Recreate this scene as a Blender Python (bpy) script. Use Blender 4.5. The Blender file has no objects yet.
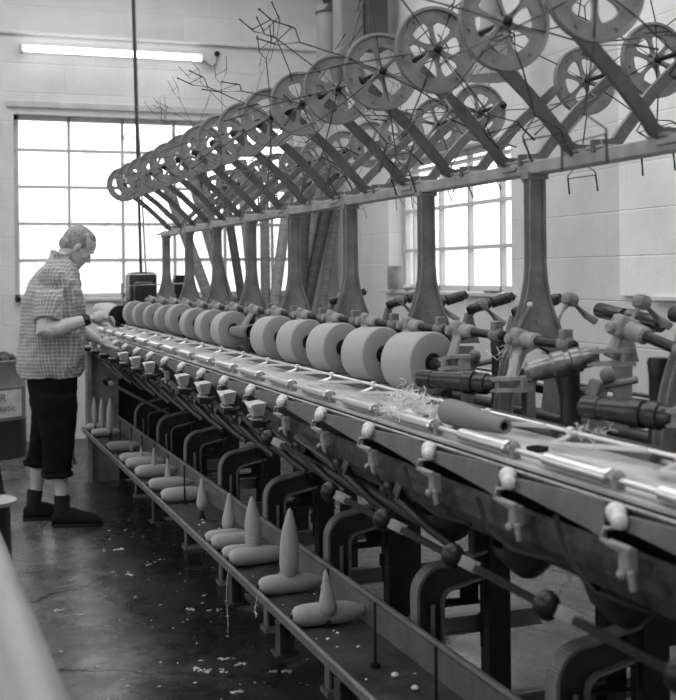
import bpy, bmesh, math, random
from mathutils import Vector, Matrix, Euler, noise
random.seed(7)
V = Vector
sc = bpy.context.scene
COL = sc.collection
PI = math.pi

# ------------------------------------------------------------------ camera solved from the photograph
F, TH, H, ROLL, PX, PY = 1150.0, math.radians(19.9), 1.48, math.radians(.57), 338.0, 273.0
S_, C_ = math.sin(TH), math.cos(TH)
def ray(x, y):
    u, v = x - PX, PY - y
    u2 = (u*math.cos(ROLL) + v*math.sin(ROLL))/F
    v2 = (v*math.cos(ROLL) - u*math.sin(ROLL))/F
    return V((S_ + u2*C_, C_ - u2*S_, v2))
def atY(x, y, Y):
    r = ray(x, y); t = Y/r.y
    return V((r.x*t, Y, H + r.z*t))
def atX(x, y, X):
    r = ray(x, y); t = X/r.x
    return V((X, r.y*t, H + r.z*t))

# ------------------------------------------------------------------ materials
def mat(name, col, rough=.5, metal=0., var=.0, scale=8., bump=0., bscale=40., col2=None, coat=0., stretch=None, spec=.5):
    m = bpy.data.materials.new(name); m.use_nodes = True
    nt = m.node_tree; b = nt.nodes['Principled BSDF']
    def g(c): return (c, c, c, 1) if not isinstance(c, tuple) else (*c, 1)
    b.inputs['Base Color'].default_value = g(col)
    b.inputs['Roughness'].default_value = rough
    b.inputs['Metallic'].default_value = metal
    b.inputs['Specular IOR Level'].default_value = spec
    if coat: b.inputs['Coat Weight'].default_value = coat
    tc = nt.nodes.new('ShaderNodeTexCoord'); src = tc.outputs['Object']
    if stretch:
        mp = nt.nodes.new('ShaderNodeMapping'); mp.inputs['Scale'].default_value = stretch
        nt.links.new(src, mp.inputs['Vector']); src = mp.outputs['Vector']
    if var or col2 is not None:
        n = nt.nodes.new('ShaderNodeTexNoise'); n.inputs['Scale'].default_value = scale
        n.inputs['Detail'].default_value = 6; n.inputs['Roughness'].default_value = .65
        nt.links.new(src, n.inputs['Vector'])
        r = nt.nodes.new('ShaderNodeValToRGB')
        r.color_ramp.elements[0].position = .32; r.color_ramp.elements[1].position = .68
        lo = col2 if col2 is not None else col*(1 - var)
        hi = col if col2 is not None else min(1, col*(1 + var))
        r.color_ramp.elements[0].color = g(lo); r.color_ramp.elements[1].color = g(hi)
        nt.links.new(n.outputs['Fac'], r.inputs['Fac']); nt.links.new(r.outputs['Color'], b.inputs['Base Color'])
    if bump:
        n2 = nt.nodes.new('ShaderNodeTexNoise'); n2.inputs['Scale'].default_value = bscale; n2.inputs['Detail'].default_value = 4
        nt.links.new(src, n2.inputs['Vector'])
        bp = nt.nodes.new('ShaderNodeBump'); bp.inputs['Strength'].default_value = bump; bp.inputs['Distance'].default_value = .004
        nt.links.new(n2.outputs['Fac'], bp.inputs['Height']); nt.links.new(bp.outputs['Normal'], b.inputs['Normal'])
    return m

M = {}
M['cast'] = mat('grey_painted_cast_iron', .20, .48, var=.35, scale=9, bump=.5, bscale=60)
M['rail'] = mat('worn_grey_rail', .30, .5, var=.25, scale=14, bump=.4)
M['bar'] = mat('grey_bar', .12, .5, var=.3, scale=12, bump=.4)
M['wheel'] = mat('grey_wheel', .23, .48, var=.3, scale=14, bump=.4)
M['dark'] = mat('oily_dark_iron', .011, .42, var=.5, scale=12, bump=.5, spec=.35)
M['darkm'] = mat('dark_grease_and_shade_iron', .03, .38, var=.6, scale=10, bump=.5)
M['black'] = mat('black_enamel', .010, .32, spec=.35)
M['mandrel'] = mat('blackened_mandrel', .035, .25, metal=.3, var=.4, scale=30)
M['gunmetal'] = mat('worn_gunmetal', .22, .3, metal=.8, var=.4, scale=25)
M['chrome'] = mat('polished_steel', .75, .3, metal=1.)
M['steel'] = mat('dull_steel', .4, .38, metal=.8, var=.3, scale=20)
M['arm'] = mat('light_grey_casting', .27, .45, var=.3, scale=20, bump=.4)
M['deck'] = mat('worn_deck_sheet', .47, .42, var=.36, scale=5, bump=.4, bscale=25, stretch=(5, .8, 1))
M['fin'] = mat('grey_fin_plate', .15, .5, var=.3, scale=8, bump=.3)
M['porcelain'] = mat('white_porcelain', .62, .3, var=.15, scale=30)
M['cup'] = mat('pale_cup', .45, .5, var=.2, scale=25)
M['wire'] = mat('dark_wire', .05, .45, metal=.4)
M['brass'] = mat('pale_rod', .8, .3, metal=.7)
M['rubber'] = mat('black_rubber', .012, .65, spec=.3)
M['trough'] = mat('mottled_trough', .085, .38, scale=18, bump=.8, bscale=26, col2=.008, spec=.35)
M['collar'] = mat('pale_lever_collar', .32, .5, var=.25, scale=20)
M['lever'] = mat('dark_lever', .04, .5, var=.4, scale=14)
M['leather'] = mat('dark_drum', .07, .3, var=.3, scale=20)
M['traymetal'] = mat('tray_rail_metal', .14, .42, var=.35, scale=9, bump=.4)
M['traypan'] = mat('dirty_tray_pan', .04, .5, var=.8, scale=9, bump=.5)
M['fluff'] = mat('lint', .75, .95, var=.3, scale=60)
M['lintfloor'] = mat('lint_scraps', .42, .95)
M['thread'] = mat('white_thread', .7, .9)
M['cardboard'] = mat('cardboard_tube', .20, .8, var=.35, scale=6, stretch=(1, 1, 9))
M['cardboard2'] = mat('dark_cardboard_tube', .06, .8, var=.5, scale=6, stretch=(1, 1, 9))
M['cardboard3'] = mat('pale_cardboard_tube', .24, .8, var=.35, scale=6, stretch=(1, 1, 9))
M['paint'] = mat('window_frame_paint', .5, .5, var=.1)
M['skin'] = mat('skin', .46, .5, var=.12, scale=25, bump=.15, bscale=120)
M['hair'] = mat('grey_hair', .25, .7, var=.45, scale=80, bump=.8, bscale=160, stretch=(1, 1, .25))
M['trouser'] = mat('dark_trousers', .007, .9, var=.4, scale=10, bump=.35, bscale=30, spec=.12)
M['sock'] = mat('dark_sock', .01, .95)
M['shoe'] = mat('black_shoe', .010, .8, bump=.5, spec=.2)
M['drum'] = mat('grey_drum_paint', .16, .45, var=.25, scale=4)
M['drumdark'] = mat('dark_drum_paint', .03, .4)
M['label'] = mat('paper_label', .5, .7, var=.15, scale=8)
M['ink'] = mat('grey_ink', .1, .8)
M['duct'] = mat('grey_duct', .24, .55, var=.15, scale=2)
M['ductd'] = mat('dark_column_paint', .08, .6, var=.2, scale=2)
M['plastic'] = mat('pale_grey_enamel', .26, .42, var=.1, scale=5)
M['lampbody'] = mat('lamp_body', .6, .4)
M['wood'] = mat('weathered_wood', .11, .75, var=.4, scale=6, stretch=(6, 6, 1), bump=.5)
M['cone'] = mat('grey_paper_cone', .17, .6, var=.12, scale=20)

def wall_mat(name, base, seam=.86, rowh=.26, bw=.55):
    m = bpy.data.materials.new(name); m.use_nodes = True; nt = m.node_tree; b = nt.nodes['Principled BSDF']
    b.inputs['Roughness'].default_value = .75
    geo = nt.nodes.new('ShaderNodeTexCoord')
    sep = nt.nodes.new('ShaderNodeSeparateXYZ'); nt.links.new(geo.outputs['Object'], sep.inputs[0])
    ad = nt.nodes.new('ShaderNodeMath'); ad.operation = 'ADD'
    nt.links.new(sep.outputs['X'], ad.inputs[0]); nt.links.new(sep.outputs['Y'], ad.inputs[1])
    cmb = nt.nodes.new('ShaderNodeCombineXYZ'); nt.links.new(ad.outputs[0], cmb.inputs['X']); nt.links.new(sep.outputs['Z'], cmb.inputs['Y'])
    br = nt.nodes.new('ShaderNodeTexBrick'); br.inputs['Scale'].default_value = 1
    br.inputs['Brick Width'].default_value = bw; br.inputs['Row Height'].default_value = rowh
    br.inputs['Mortar Size'].default_value = .007; br.inputs['Mortar Smooth'].default_value = 1
    br.inputs['Color1'].default_value = (base, base, base, 1); br.inputs['Color2'].default_value = (base*.95,)*3 + (1,)
    br.inputs['Mortar'].default_value = (base*seam,)*3 + (1,)
    nt.links.new(cmb.outputs[0], br.inputs['Vector'])
    n = nt.nodes.new('ShaderNodeTexNoise'); n.inputs['Scale'].default_value = 2.2; n.inputs['Detail'].default_value = 8
    nt.links.new(geo.outputs['Object'], n.inputs['Vector'])
    r = nt.nodes.new('ShaderNodeValToRGB'); r.color_ramp.elements[0].position = .3; r.color_ramp.elements[1].position = .6
    r.color_ramp.elements[0].color = (.86,)*3 + (1,); r.color_ramp.elements[1].color = (1, 1, 1, 1)
    nt.links.new(n.outputs['Fac'], r.inputs['Fac'])
    mx = nt.nodes.new('ShaderNodeMixRGB'); mx.blend_type = 'MULTIPLY'; mx.inputs[0].default_value = 1
    nt.links.new(br.outputs['Color'], mx.inputs[1]); nt.links.new(r.outputs['Color'], mx.inputs[2])
    nt.links.new(mx.outputs[0], b.inputs['Base Color'])
    bp = nt.nodes.new('ShaderNodeBump'); bp.inputs['Strength'].default_value = .5; bp.inputs['Distance'].default_value = .006; bp.invert = True
    nt.links.new(br.outputs['Fac'], bp.inputs['Height'])
    n3 = nt.nodes.new('ShaderNodeTexNoise'); n3.inputs['Scale'].default_value = 14; n3.inputs['Detail'].default_value = 5
    nt.links.new(geo.outputs['Object'], n3.inputs['Vector'])
    bp2 = nt.nodes.new('ShaderNodeBump'); bp2.inputs['Strength'].default_value = .35; bp2.inputs['Distance'].default_value = .01
    nt.links.new(n3.outputs['Fac'], bp2.inputs['Height']); nt.links.new(bp.outputs['Normal'], bp2.inputs['Normal'])
    nt.links.new(bp2.outputs['Normal'], b.inputs['Normal'])
    return m
M['wall'] = wall_mat('whitewashed_blockwork', .67, .965)
M['wallbright'] = wall_mat('fresh_white_blockwork', .86, .97)

def floor_mat():
    m = bpy.data.materials.new('worn_oily_concrete'); m.use_nodes = True; nt = m.node_tree; b = nt.nodes['Principled BSDF']
    tc = nt.nodes.new('ShaderNodeTexCoord')
    def noi(s, d=8, rg=.6):
        n = nt.nodes.new('ShaderNodeTexNoise'); n.inputs['Scale'].default_value = s; n.inputs['Detail'].default_value = d
        n.inputs['Roughness'].default_value = rg; nt.links.new(tc.outputs['Object'], n.inputs['Vector']); return n
    def ramp(src, p0, c0, p1, c1):
        r = nt.nodes.new('ShaderNodeValToRGB'); r.color_ramp.elements[0].position = p0; r.color_ramp.elements[1].position = p1
        r.color_ramp.elements[0].color = (c0,)*3 + (1,); r.color_ramp.elements[1].color = (c1,)*3 + (1,)
        nt.links.new(src, r.inputs['Fac']); return r
    a = ramp(noi(1.6).outputs['Fac'], .36, .06, .62, .16)
    a2 = ramp(noi(14, 10, .75).outputs['Fac'], .35, .55, .7, 1.4)
    mx = nt.nodes.new('ShaderNodeMixRGB'); mx.blend_type = 'MULTIPLY'; mx.inputs[0].default_value = 1
    nt.links.new(a.outputs['Color'], mx.inputs[1]); nt.links.new(a2.outputs['Color'], mx.inputs[2])
    # darker strip along the foot of the machine, with a ragged border
    sx = nt.nodes.new('ShaderNodeSeparateXYZ'); nt.links.new(tc.outputs['Object'], sx.inputs[0])
    sn = nt.nodes.new('ShaderNodeMath'); sn.operation = 'MULTIPLY_ADD'; sn.inputs[1].default_value = 1.0
    nt.links.new(noi(2.2, 6).outputs['Fac'], sn.inputs[0]); nt.links.new(sx.outputs['X'], sn.inputs[2])
    stn = ramp(sn.outputs[0], .0, 1., 1., .3)
    mrr = nt.nodes.new('ShaderNodeMapRange'); mrr.inputs['From Min'].default_value = 1.2; mrr.inputs['From Max'].default_value = 1.55; nt.links.new(sn.outputs[0], mrr.inputs['Value'])
    nt.links.new(mrr.outputs[0], stn.inputs['Fac'])
    e1 = stn.color_ramp.elements.new(.55); e1.color = (.28, .28, .28, 1)
    mr2 = nt.nodes.new('ShaderNodeMapRange'); mr2.inputs['From Min'].default_value = 1.85; mr2.inputs['From Max'].default_value = 2.2; nt.links.new(sn.outputs[0], mr2.inputs['Value'])
    mxs = nt.nodes.new('ShaderNodeMixRGB'); nt.links.new(mr2.outputs[0], mxs.inputs[0]); nt.links.new(stn.outputs['Color'], mxs.inputs[1]); mxs.inputs[2].default_value = (1.1, 1.1, 1.1, 1)
    mst = nt.nodes.new('ShaderNodeMixRGB'); mst.blend_type = 'MULTIPLY'; mst.inputs[0].default_value = 1
    nt.links.new(mx.outputs[0], mst.inputs[1]); nt.links.new(mxs.outputs[0], mst.inputs[2]); mx = mst
    # cracks
    vo = nt.nodes.new('ShaderNodeTexVoronoi'); vo.feature = 'DISTANCE_TO_EDGE'; vo.inputs['Scale'].default_value = .62
    wn = noi(3, 5); vm = nt.nodes.new('ShaderNodeVectorMath'); vm.operation = 'MULTIPLY_ADD'
    nt.links.new(wn.outputs['Color'], vm.inputs[0]); vm.inputs[1].default_value = (.3, .3, 0); nt.links.new(tc.outputs['Object'], vm.inputs[2])
    nt.links.new(vm.outputs[0], vo.inputs['Vector'])
    cr = ramp(vo.outputs['Distance'], .001, .15, .006, 1.)
    mx2 = nt.nodes.new('ShaderNodeMixRGB'); mx2.blend_type = 'MULTIPLY'; mx2.inputs[0].default_value = 1
    nt.links.new(mx.outputs[0], mx2.inputs[1]); nt.links.new(cr.outputs['Color'], mx2.inputs[2])
    # fine lint specks trodden into the floor
    sp = ramp(noi(60, 3, .6).outputs['Fac'], .70, 0, .76, .16)
    ad = nt.nodes.new('ShaderNodeMixRGB'); ad.blend_type = 'ADD'; ad.inputs[0].default_value = 1
    nt.links.new(mx2.outputs[0], ad.inputs[1]); nt.links.new(sp.outputs['Color'], ad.inputs[2])
    nt.links.new(ad.outputs[0], b.inputs['Base Color'])
    rr = ramp(noi(2.4, 8, .7).outputs['Fac'], .35, .15, .65, .42)
    nt.links.new(rr.outputs['Color'], b.inputs['Roughness'])
    bp = nt.nodes.new('ShaderNodeBump'); bp.inputs['Strength'].default_value = .14; bp.inputs['Distance'].default_value = .008
    nt.links.new(noi(9, 8, .7).outputs['Fac'], bp.inputs['Height']); nt.links.new(bp.outputs['Normal'], b.inputs['Normal'])
    return m
M['floor'] = floor_mat()

def yarn_mat(name, base, axis_scale):
    m = bpy.data.materials.new(name); m.use_nodes = True; nt = m.node_tree; b = nt.nodes['Principled BSDF']
    b.inputs['Roughness'].default_value = .85
    tc = nt.nodes.new('ShaderNodeTexCoord')
    w = nt.nodes.new('ShaderNodeTexWave'); w.bands_direction = 'Z'; w.inputs['Scale'].default_value = axis_scale
    w.inputs['Distortion'].default_value = 1.2; w.inputs['Detail'].default_value = 2; w.inputs['Detail Scale'].default_value = 3
    nt.links.new(tc.outputs['Object'], w.inputs['Vector'])
    r = nt.nodes.new('ShaderNodeValToRGB'); r.color_ramp.elements[0].color = (base*.70,)*3 + (1,); r.color_ramp.elements[1].color = (base*1.05,)*3 + (1,)
    nt.links.new(w.outputs['Fac'], r.inputs['Fac']); nt.links.new(r.outputs['Color'], b.inputs['Base Color'])
    bp = nt.nodes.new('ShaderNodeBump'); bp.inputs['Strength'].default_value = .5; bp.inputs['Distance'].default_value = .0015
    nt.links.new(w.outputs['Fac'], bp.inputs['Height']); nt.links.new(bp.outputs['Normal'], b.inputs['Normal'])
    return m
M['yarn'] = yarn_mat('wound_yarn_cop', .44, 58)
M['yarnpack'] = yarn_mat('wound_yarn_package', .48, 120)

def shirt_mat():
    m = bpy.data.materials.new('checked_shirt_cloth'); m.use_nodes = True; nt = m.node_tree; b = nt.nodes['Principled BSDF']
    b.inputs['Roughness'].default_value = .9
    tc = nt.nodes.new('ShaderNodeTexCoord')
    nz = nt.nodes.new('ShaderNodeTexNoise'); nz.inputs['Scale'].default_value = 5; nt.links.new(tc.outputs['Object'], nz.inputs['Vector'])
    vm = nt.nodes.new('ShaderNodeVectorMath'); vm.operation = 'MULTIPLY_ADD'; vm.inputs[1].default_value = (.035, .035, .035)
    nt.links.new(nz.outputs['Color'], vm.inputs[0]); nt.links.new(tc.outputs['Object'], vm.inputs[2])
    sep = nt.nodes.new('ShaderNodeSeparateXYZ'); nt.links.new(vm.outputs[0], sep.inputs[0])
    xy = nt.nodes.new('ShaderNodeMath'); xy.operation = 'SUBTRACT'
    nt.links.new(sep.outputs['X'], xy.inputs[0]); nt.links.new(sep.outputs['Y'], xy.inputs[1])
    def lines(src, per):
        a = nt.nodes.new('ShaderNodeMath'); a.operation = 'DIVIDE'; a.inputs[1].default_value = per; nt.links.new(src, a.inputs[0])
        f = nt.nodes.new('ShaderNodeMath'); f.operation = 'FRACT'; nt.links.new(a.outputs[0], f.inputs[0])
        r = nt.nodes.new('ShaderNodeValToRGB'); cr = r.color_ramp
        cr.elements[0].position = .0; cr.elements[0].color = (.55,)*3 + (1,)
        cr.elements[1].position = .22; cr.elements[1].color = (.62,)*3 + (1,)
        e = cr.elements.new(.28); e.color = (.24,)*3 + (1,)
        e = cr.elements.new(.94); e.color = (.24,)*3 + (1,)
        e = cr.elements.new(.99); e.color = (.62,)*3 + (1,)
        nt.links.new(f.outputs[0], r.inputs['Fac']); return r
    l1 = lines(xy.outputs[0], .022); l2 = lines(sep.outputs['Z'], .022)
    mx = nt.nodes.new('ShaderNodeMixRGB'); mx.blend_type = 'MIX'; mx.inputs[0].default_value = .5
    nt.links.new(l1.outputs['Color'], mx.inputs[1]); nt.links.new(l2.outputs['Color'], mx.inputs[2])
    nt.links.new(mx.outputs[0], b.inputs['Base Color'])
    n2 = nt.nodes.new('ShaderNodeTexNoise'); n2.inputs['Scale'].default_value = 9; n2.inputs['Detail'].default_value = 2
    mp = nt.nodes.new('ShaderNodeMapping'); mp.inputs['Scale'].default_value = (1, 1, .45); nt.links.new(tc.outputs['Object'], mp.inputs['Vector'])
    nt.links.new(mp.outputs['Vector'], n2.inputs['Vector'])
    bp = nt.nodes.new('ShaderNodeBump'); bp.inputs['Strength'].default_value = .9; bp.inputs['Distance'].default_value = .03
    nt.links.new(n2.outputs['Fac'], bp.inputs['Height']); nt.links.new(bp.outputs['Normal'], b.inputs['Normal'])
    return m
M['shirt'] = shirt_mat()

def glass_mat(name, frost):
    m = bpy.data.materials.new(name); m.use_nodes = True; nt = m.node_tree
    nt.nodes.remove(nt.nodes['Principled BSDF']); out = nt.nodes['Material Output']
    t = nt.nodes.new('ShaderNodeBsdfTransparent'); t.inputs[0].default_value = (.96,)*3 + (1,)
    g = nt.nodes.new('ShaderNodeBsdfGlossy'); g.inputs['Roughness'].default_value = .05
    mx = nt.nodes.new('ShaderNodeMixShader'); mx.inputs[0].default_value = .06
    nt.links.new(t.outputs[0], mx.inputs[1]); nt.links.new(g.outputs[0], mx.inputs[2])
    last = mx
    if frost:
        tl = nt.nodes.new('ShaderNodeBsdfTranslucent'); tl.inputs[0].default_value = (.85,)*3 + (1,)
        v = nt.nodes.new('ShaderNodeTexNoise'); v.inputs['Scale'].default_value = 28; v.inputs['Detail'].default_value = 3
        tc = nt.nodes.new('ShaderNodeTexCoord'); nt.links.new(tc.outputs['Object'], v.inputs['Vector'])
        r = nt.nodes.new('ShaderNodeValToRGB'); r.color_ramp.elements[0].position = .4; r.color_ramp.elements[1].position = .6
        r.color_ramp.elements[0].color = (.35,)*3 + (1,); r.color_ramp.elements[1].color = (.8,)*3 + (1,)
        nt.links.new(v.outputs['Fac'], r.inputs['Fac'])
        m2 = nt.nodes.new('ShaderNodeMixShader'); nt.links.new(r.outputs['Color'], m2.inputs[0])
        nt.links.new(mx.outputs[0], m2.inputs[1]); nt.links.new(tl.outputs[0], m2.inputs[2]); last = m2
    nt.links.new(last.outputs[0], out.inputs['Surface'])
    return m
M['glass'] = glass_mat('clear_pane', False)
M['frost'] = glass_mat('rippled_pane', True)
def emit_mat(name, s):
    m = bpy.data.materials.new(name); m.use_nodes = True; nt = m.node_tree
    b = nt.nodes['Principled BSDF']; b.inputs['Base Color'].default_value = (.9,)*3 + (1,)
    b.inputs['Emission Color'].default_value = (1, 1, 1, 1); b.inputs['Emission Strength'].default_value = s
    return m
M['tube'] = emit_mat('lit_fluorescent_tube', 4.)

# ------------------------------------------------------------------ mesh builder
WPOS = {}
def empty(name, loc, label, cat, group=None):
    o = bpy.data.objects.new(name, None); o.empty_display_size = .1
    o.location = loc; COL.objects.link(o); WPOS[o.name] = V(loc)
    tag(o, label, cat, group); return o
def tag(o, label=None, cat=None, group=None, kind=None):
    if label: o['label'] = label
    if cat: o['category'] = cat
    if group: o['group'] = group
    if kind: o['kind'] = kind
    return o
def frame_of(d):
    d = V(d).normalized(); up = V((0, 0, 1)) if abs(d.z) < .95 else V((1, 0, 0))
    a = d.cross(up).normalized(); b = a.cross(d).normalized()
    return a, b
class MB:
    def __init__(s): s.bm = bmesh.new()
    def face(s, vs, smooth=False):
        try:
            f = s.bm.faces.new(vs); f.smooth = smooth
        except ValueError: pass
    def box(s, c, size, rot=None, bev=0):
        c = V(c); hx, hy, hz = [k/2 for k in size]
        R = Euler(rot).to_matrix() if rot else Matrix.Identity(3)
        pts = [c + R @ V((x, y, z)) for x in (-hx, hx) for y in (-hy, hy) for z in (-hz, hz)]
        v = [s.bm.verts.new(p) for p in pts]
        fs = []
        for q in ((0, 1, 3, 2), (4, 6, 7, 5), (0, 4, 5, 1), (2, 3, 7, 6), (0, 2, 6, 4), (1, 5, 7, 3)):
            fs.append(s.bm.faces.new([v[i] for i in q]))
        if bev:
            es = list({e for f in fs for e in f.edges})
            bmesh.ops.bevel(s.bm, geom=es, offset=bev, segments=2, affect='EDGES', profile=.5)
        return s
    def span(s, a, b, bev=0):
        a, b = V(a), V(b)
        return s.box((a + b)/2, [abs(k) for k in (b - a)], bev=bev)
    def lathe(s, prof, p0, d, seg=24, closed=False, smooth=True, caps=True):
        """prof: list of (t along d, radius)"""
        p0 = V(p0); d = V(d).normalized(); a, b = frame_of(d)
        rings = []
        for t, r in prof:
            rings.append([s.bm.verts.new(p0 + d*t + (a*math.cos(2*PI*k/seg) + b*math.sin(2*PI*k/seg))*max(r, 1e-5)) for k in range(seg)])
        n = len(rings); rng = range(n if closed else n - 1)
        for i in rng:
            A, B = rings[i], rings[(i + 1) % n]
            for k in range(seg): s.face([A[k], A[(k + 1) % seg], B[(k + 1) % seg], B[k]], smooth)
        if caps and not closed:
            s.face(list(reversed(rings[0]))); s.face(rings[-1])
        return s
    def cyl(s, p0, p1, r0, r1=None, seg=16):
        p0, p1 = V(p0), V(p1); L = (p1 - p0).length
        return s.lathe([(0, r0), (L, r0 if r1 is None else r1)], p0, p1 - p0, seg)
    def rod(s, p0, p1, r, seg=14):       # rounded-edge cylinder
        p0, p1 = V(p0), V(p1); L = (p1 - p0).length; e = min(r*.3, L*.2)
        return s.lathe([(0, r - e), (e, r), (L - e, r), (L, r - e)], p0, p1 - p0, seg)
    def tube(s, pts, r, seg=8, caps=True, rr=None):
        pts = [V(p) for p in pts]; rings = []; n = len(pts)
        prev = None
        for i, p in enumerate(pts):
            t = (pts[min(i + 1, n - 1)] - pts[max(i - 1, 0)]).normalized()
            if prev is None: a, b = frame_of(t)
            else:
                a = prev - t*prev.dot(t)
                a = a.normalized() if a.length > 1e-6 else frame_of(t)[0]
                b = t.cross(a).normalized()
            prev = a; R = rr[i] if rr else r
            rings.append([s.bm.verts.new(p + (a*math.cos(2*PI*k/seg) + b*math.sin(2*PI*k/seg))*R) for k in range(seg)])
        for i in range(n - 1):
            A, B = rings[i], rings[i + 1]
            for k in range(seg): s.face([A[k], A[(k + 1) % seg], B[(k + 1) % seg], B[k]], True)
        if caps: s.face(list(reversed(rings[0]))); s.face(rings[-1])
        return s
    def prism(s, poly, off, bev=0):
        """poly: closed list of points, off: extrusion vector"""
        off = V(off); A = [s.bm.verts.new(V(p)) for p in poly]; B = [s.bm.verts.new(V(p) + off) for p in poly]
        n = len(A); fs = []
        f1 = s.bm.faces.new(A); f2 = s.bm.faces.new(list(reversed(B))); fs = [f1, f2]
        for k in range(n): fs.append(s.bm.faces.new([A[(k + 1) % n], A[k], B[k], B[(k + 1) % n]]))
        if bev:
            es = list(set(f1.edges) | set(f2.edges))
            bmesh.ops.bevel(s.bm, geom=es, offset=bev, segments=1, affect='EDGES')
        return s
    def bar(s, pts, w, h, up=(0, 0, 1)):
        """rectangular section swept along pts; w across, h along up"""
        pts = [V(p) for p in pts]; up = V(up); rings = []; n = len(pts)
        for i, p in enumerate(pts):
            t = (pts[min(i + 1, n - 1)] - pts[max(i - 1, 0)]).normalized()
            a = t.cross(up).normalized(); b = a.cross(t).normalized()
            rings.append([s.bm.verts.new(p + a*x + b*y) for x, y in ((-w/2, -h/2), (w/2, -h/2), (w/2, h/2), (-w/2, h/2))])
        for i in range(n - 1):
            A, B = rings[i], rings[i + 1]
            for k in range(4): s.face([A[k], A[(k + 1) % 4], B[(k + 1) % 4], B[k]])
        s.face(list(reversed(rings[0]))); s.face(rings[-1])
        return s
    def ball(s, c, r, sx=1, sy=1, sz=1, seg=16, rot=None):
        R = Euler(rot).to_matrix().to_4x4() if rot else Matrix.Identity(4)
        mt = Matrix.Translation(V(c)) @ R @ Matrix.Diagonal((r*sx, r*sy, r*sz, 1))
        g = bmesh.ops.create_uvsphere(s.bm, u_segments=seg, v_segments=max(6, seg*2//3), radius=1, matrix=mt)
        for v in g['verts']:
            for f in v.link_faces: f.smooth = True
        return s
    def loft(s, rings, smooth=True):
        """rings: list of lists of points with equal counts; capped"""
        R = [[s.bm.verts.new(V(p)) for p in r] for r in rings]; n = len(R[0])
        for A, B in zip(R, R[1:]):
            for k in range(n): s.face([A[k], A[(k + 1) % n], B[(k + 1) % n], B[k]], smooth)
        s.face(list(reversed(R[0])), smooth); s.face(R[-1], smooth)
        return s
    def mesh(s, name, m):
        bmesh.ops.recalc_face_normals(s.bm, faces=s.bm.faces[:])
        for e in s.bm.edges:
            if len(e.link_faces) == 2 and e.calc_face_angle(0) > .65: e.smooth = False
        me = bpy.data.meshes.new(name); s.bm.to_mesh(me); s.bm.free(); me.materials.append(m); return me
    def build(s, name, m, parent=None, origin=None):
        """mesh given in world coordinates; parent has no rotation yet"""
        w = V((0, 0, 0))
        if origin is not None: w = V(origin)
        elif parent is not None: w = WPOS[parent.name]
        bmesh.ops.translate(s.bm, verts=s.bm.verts[:], vec=-w)
        o = bpy.data.objects.new(name, s.mesh(name, m)); COL.objects.link(o)
        if parent is not None:
            o.parent = parent; o.location = w - WPOS[parent.name]
        else: o.location = w
        WPOS[o.name] = w
        return o
def copy_tree(o, parent=None):
    c = o.copy(); COL.objects.link(c); c.parent = parent
    for ch in o.children: copy_tree(ch, c)
    return c
def put_part(src, parent, loc):
    """another copy of a part at a new place in its thing (world translation)"""
    c = src.copy(); COL.objects.link(c); c.parent = parent; c.location = V(loc) - WPOS[parent.name]
    for ch in src.children:
        d = ch.copy(); COL.objects.link(d); d.parent = c
    return c
def struct(o): o['kind'] = 'structure'; return o

# ------------------------------------------------------------------ room shell
XL, XR, YB, YF, ZC = -2.6, 3.8, 10.6, -1.6, 4.5
T = .3
struct(MB().span((XL - T, YF - T, -.2), (XR + T, YB + T, 0)).build('floor', M['floor']))
def wall_with_holes(name, axis, pos, a0, a1, holes, m, out):
    """axis 'y': wall in plane Y=pos spanning X a0..a1; holes (a,b,z0,z1)"""
    mb = MB(); xs = sorted({a0, a1, *[h[0] for h in holes], *[h[1] for h in holes]})
    for i in range(len(xs) - 1):
        x0, x1 = xs[i], xs[i + 1]; hs = [h for h in holes if h[0] <= x0 + 1e-6 and h[1] >= x1 - 1e-6]
        segs = []; z = 0
        for h in sorted(hs, key=lambda h: h[2]): segs.append((z, h[2])); z = h[3]
        segs.append((z, ZC))
        for z0, z1 in segs:
            if z1 - z0 < 1e-4: continue
            if axis == 'y': mb.span((x0, pos, z0), (x1, pos + out*T, z1))
            else: mb.span((pos, x0, z0), (pos + out*T, x1, z1))
    bmesh.ops.remove_doubles(mb.bm, verts=mb.bm.verts[:], dist=1e-5)
    return struct(mb.build(name, m))
W1 = (.78, 3.42, 1.27, 2.93)
wall_with_holes('wall_back', 'y', YB, XL - T, XR + T, [W1], M['wall'], 1)
W2 = (7.0, 9.2, 1.33, 2.42)
wall_with_holes('wall_right', 'x', XR, YF, YB, [W2, (3.2, 5.2, 1.33, 3.1)] and [W2], M['wall'], 1)
LW = [(-.6, 2.0, 1.2, 3.2), (3.0, 5.6, 1.2, 3.2), (6.6, 9.2, 1.2, 3.2)]
wall_with_holes('wall_left', 'x', XL, YF, YB, LW, M['wall'], -1)
wall_with_holes('wall_front', 'y', YF, XL - T, XR + T, [], M['wall'], -1)
# bricked-up window, painted brighter, standing proud of the wall
struct(MB().span((XR - .03, 3.6, 1.335), (XR, 5.66, 3.05)).build('trim_1', M['wallbright']))
struct(MB().span((XR - .05, 3.55, 1.315), (XR, 5.35, 1.335)).build('trim_2', M['wall']))
# ceiling with roof lights
SK = [(-1.4, 3.2, -.6, 1.4), (-1.4, 3.2, 2.6, 4.6), (-1.4, 3.2, 5.8, 7.8), (-1.4, 3.2, 8.6, 9.9)]
mb = MB(); ys = [YF - T]
for k in SK: ys += [k[2], k[3]]
ys.append(YB + T)
for i in range(len(ys) - 1):
    if i % 2 == 0: mb.span((XL - T, ys[i], ZC), (XR + T, ys[i + 1], ZC + .15))
    else:
        mb.span((XL - T, ys[i], ZC), (SK[0][0], ys[i + 1], ZC + .15)); mb.span((SK[0][1], ys[i], ZC), (XR + T, ys[i + 1], ZC + .15))
struct(mb.build('ceiling', M['wall']))
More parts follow.
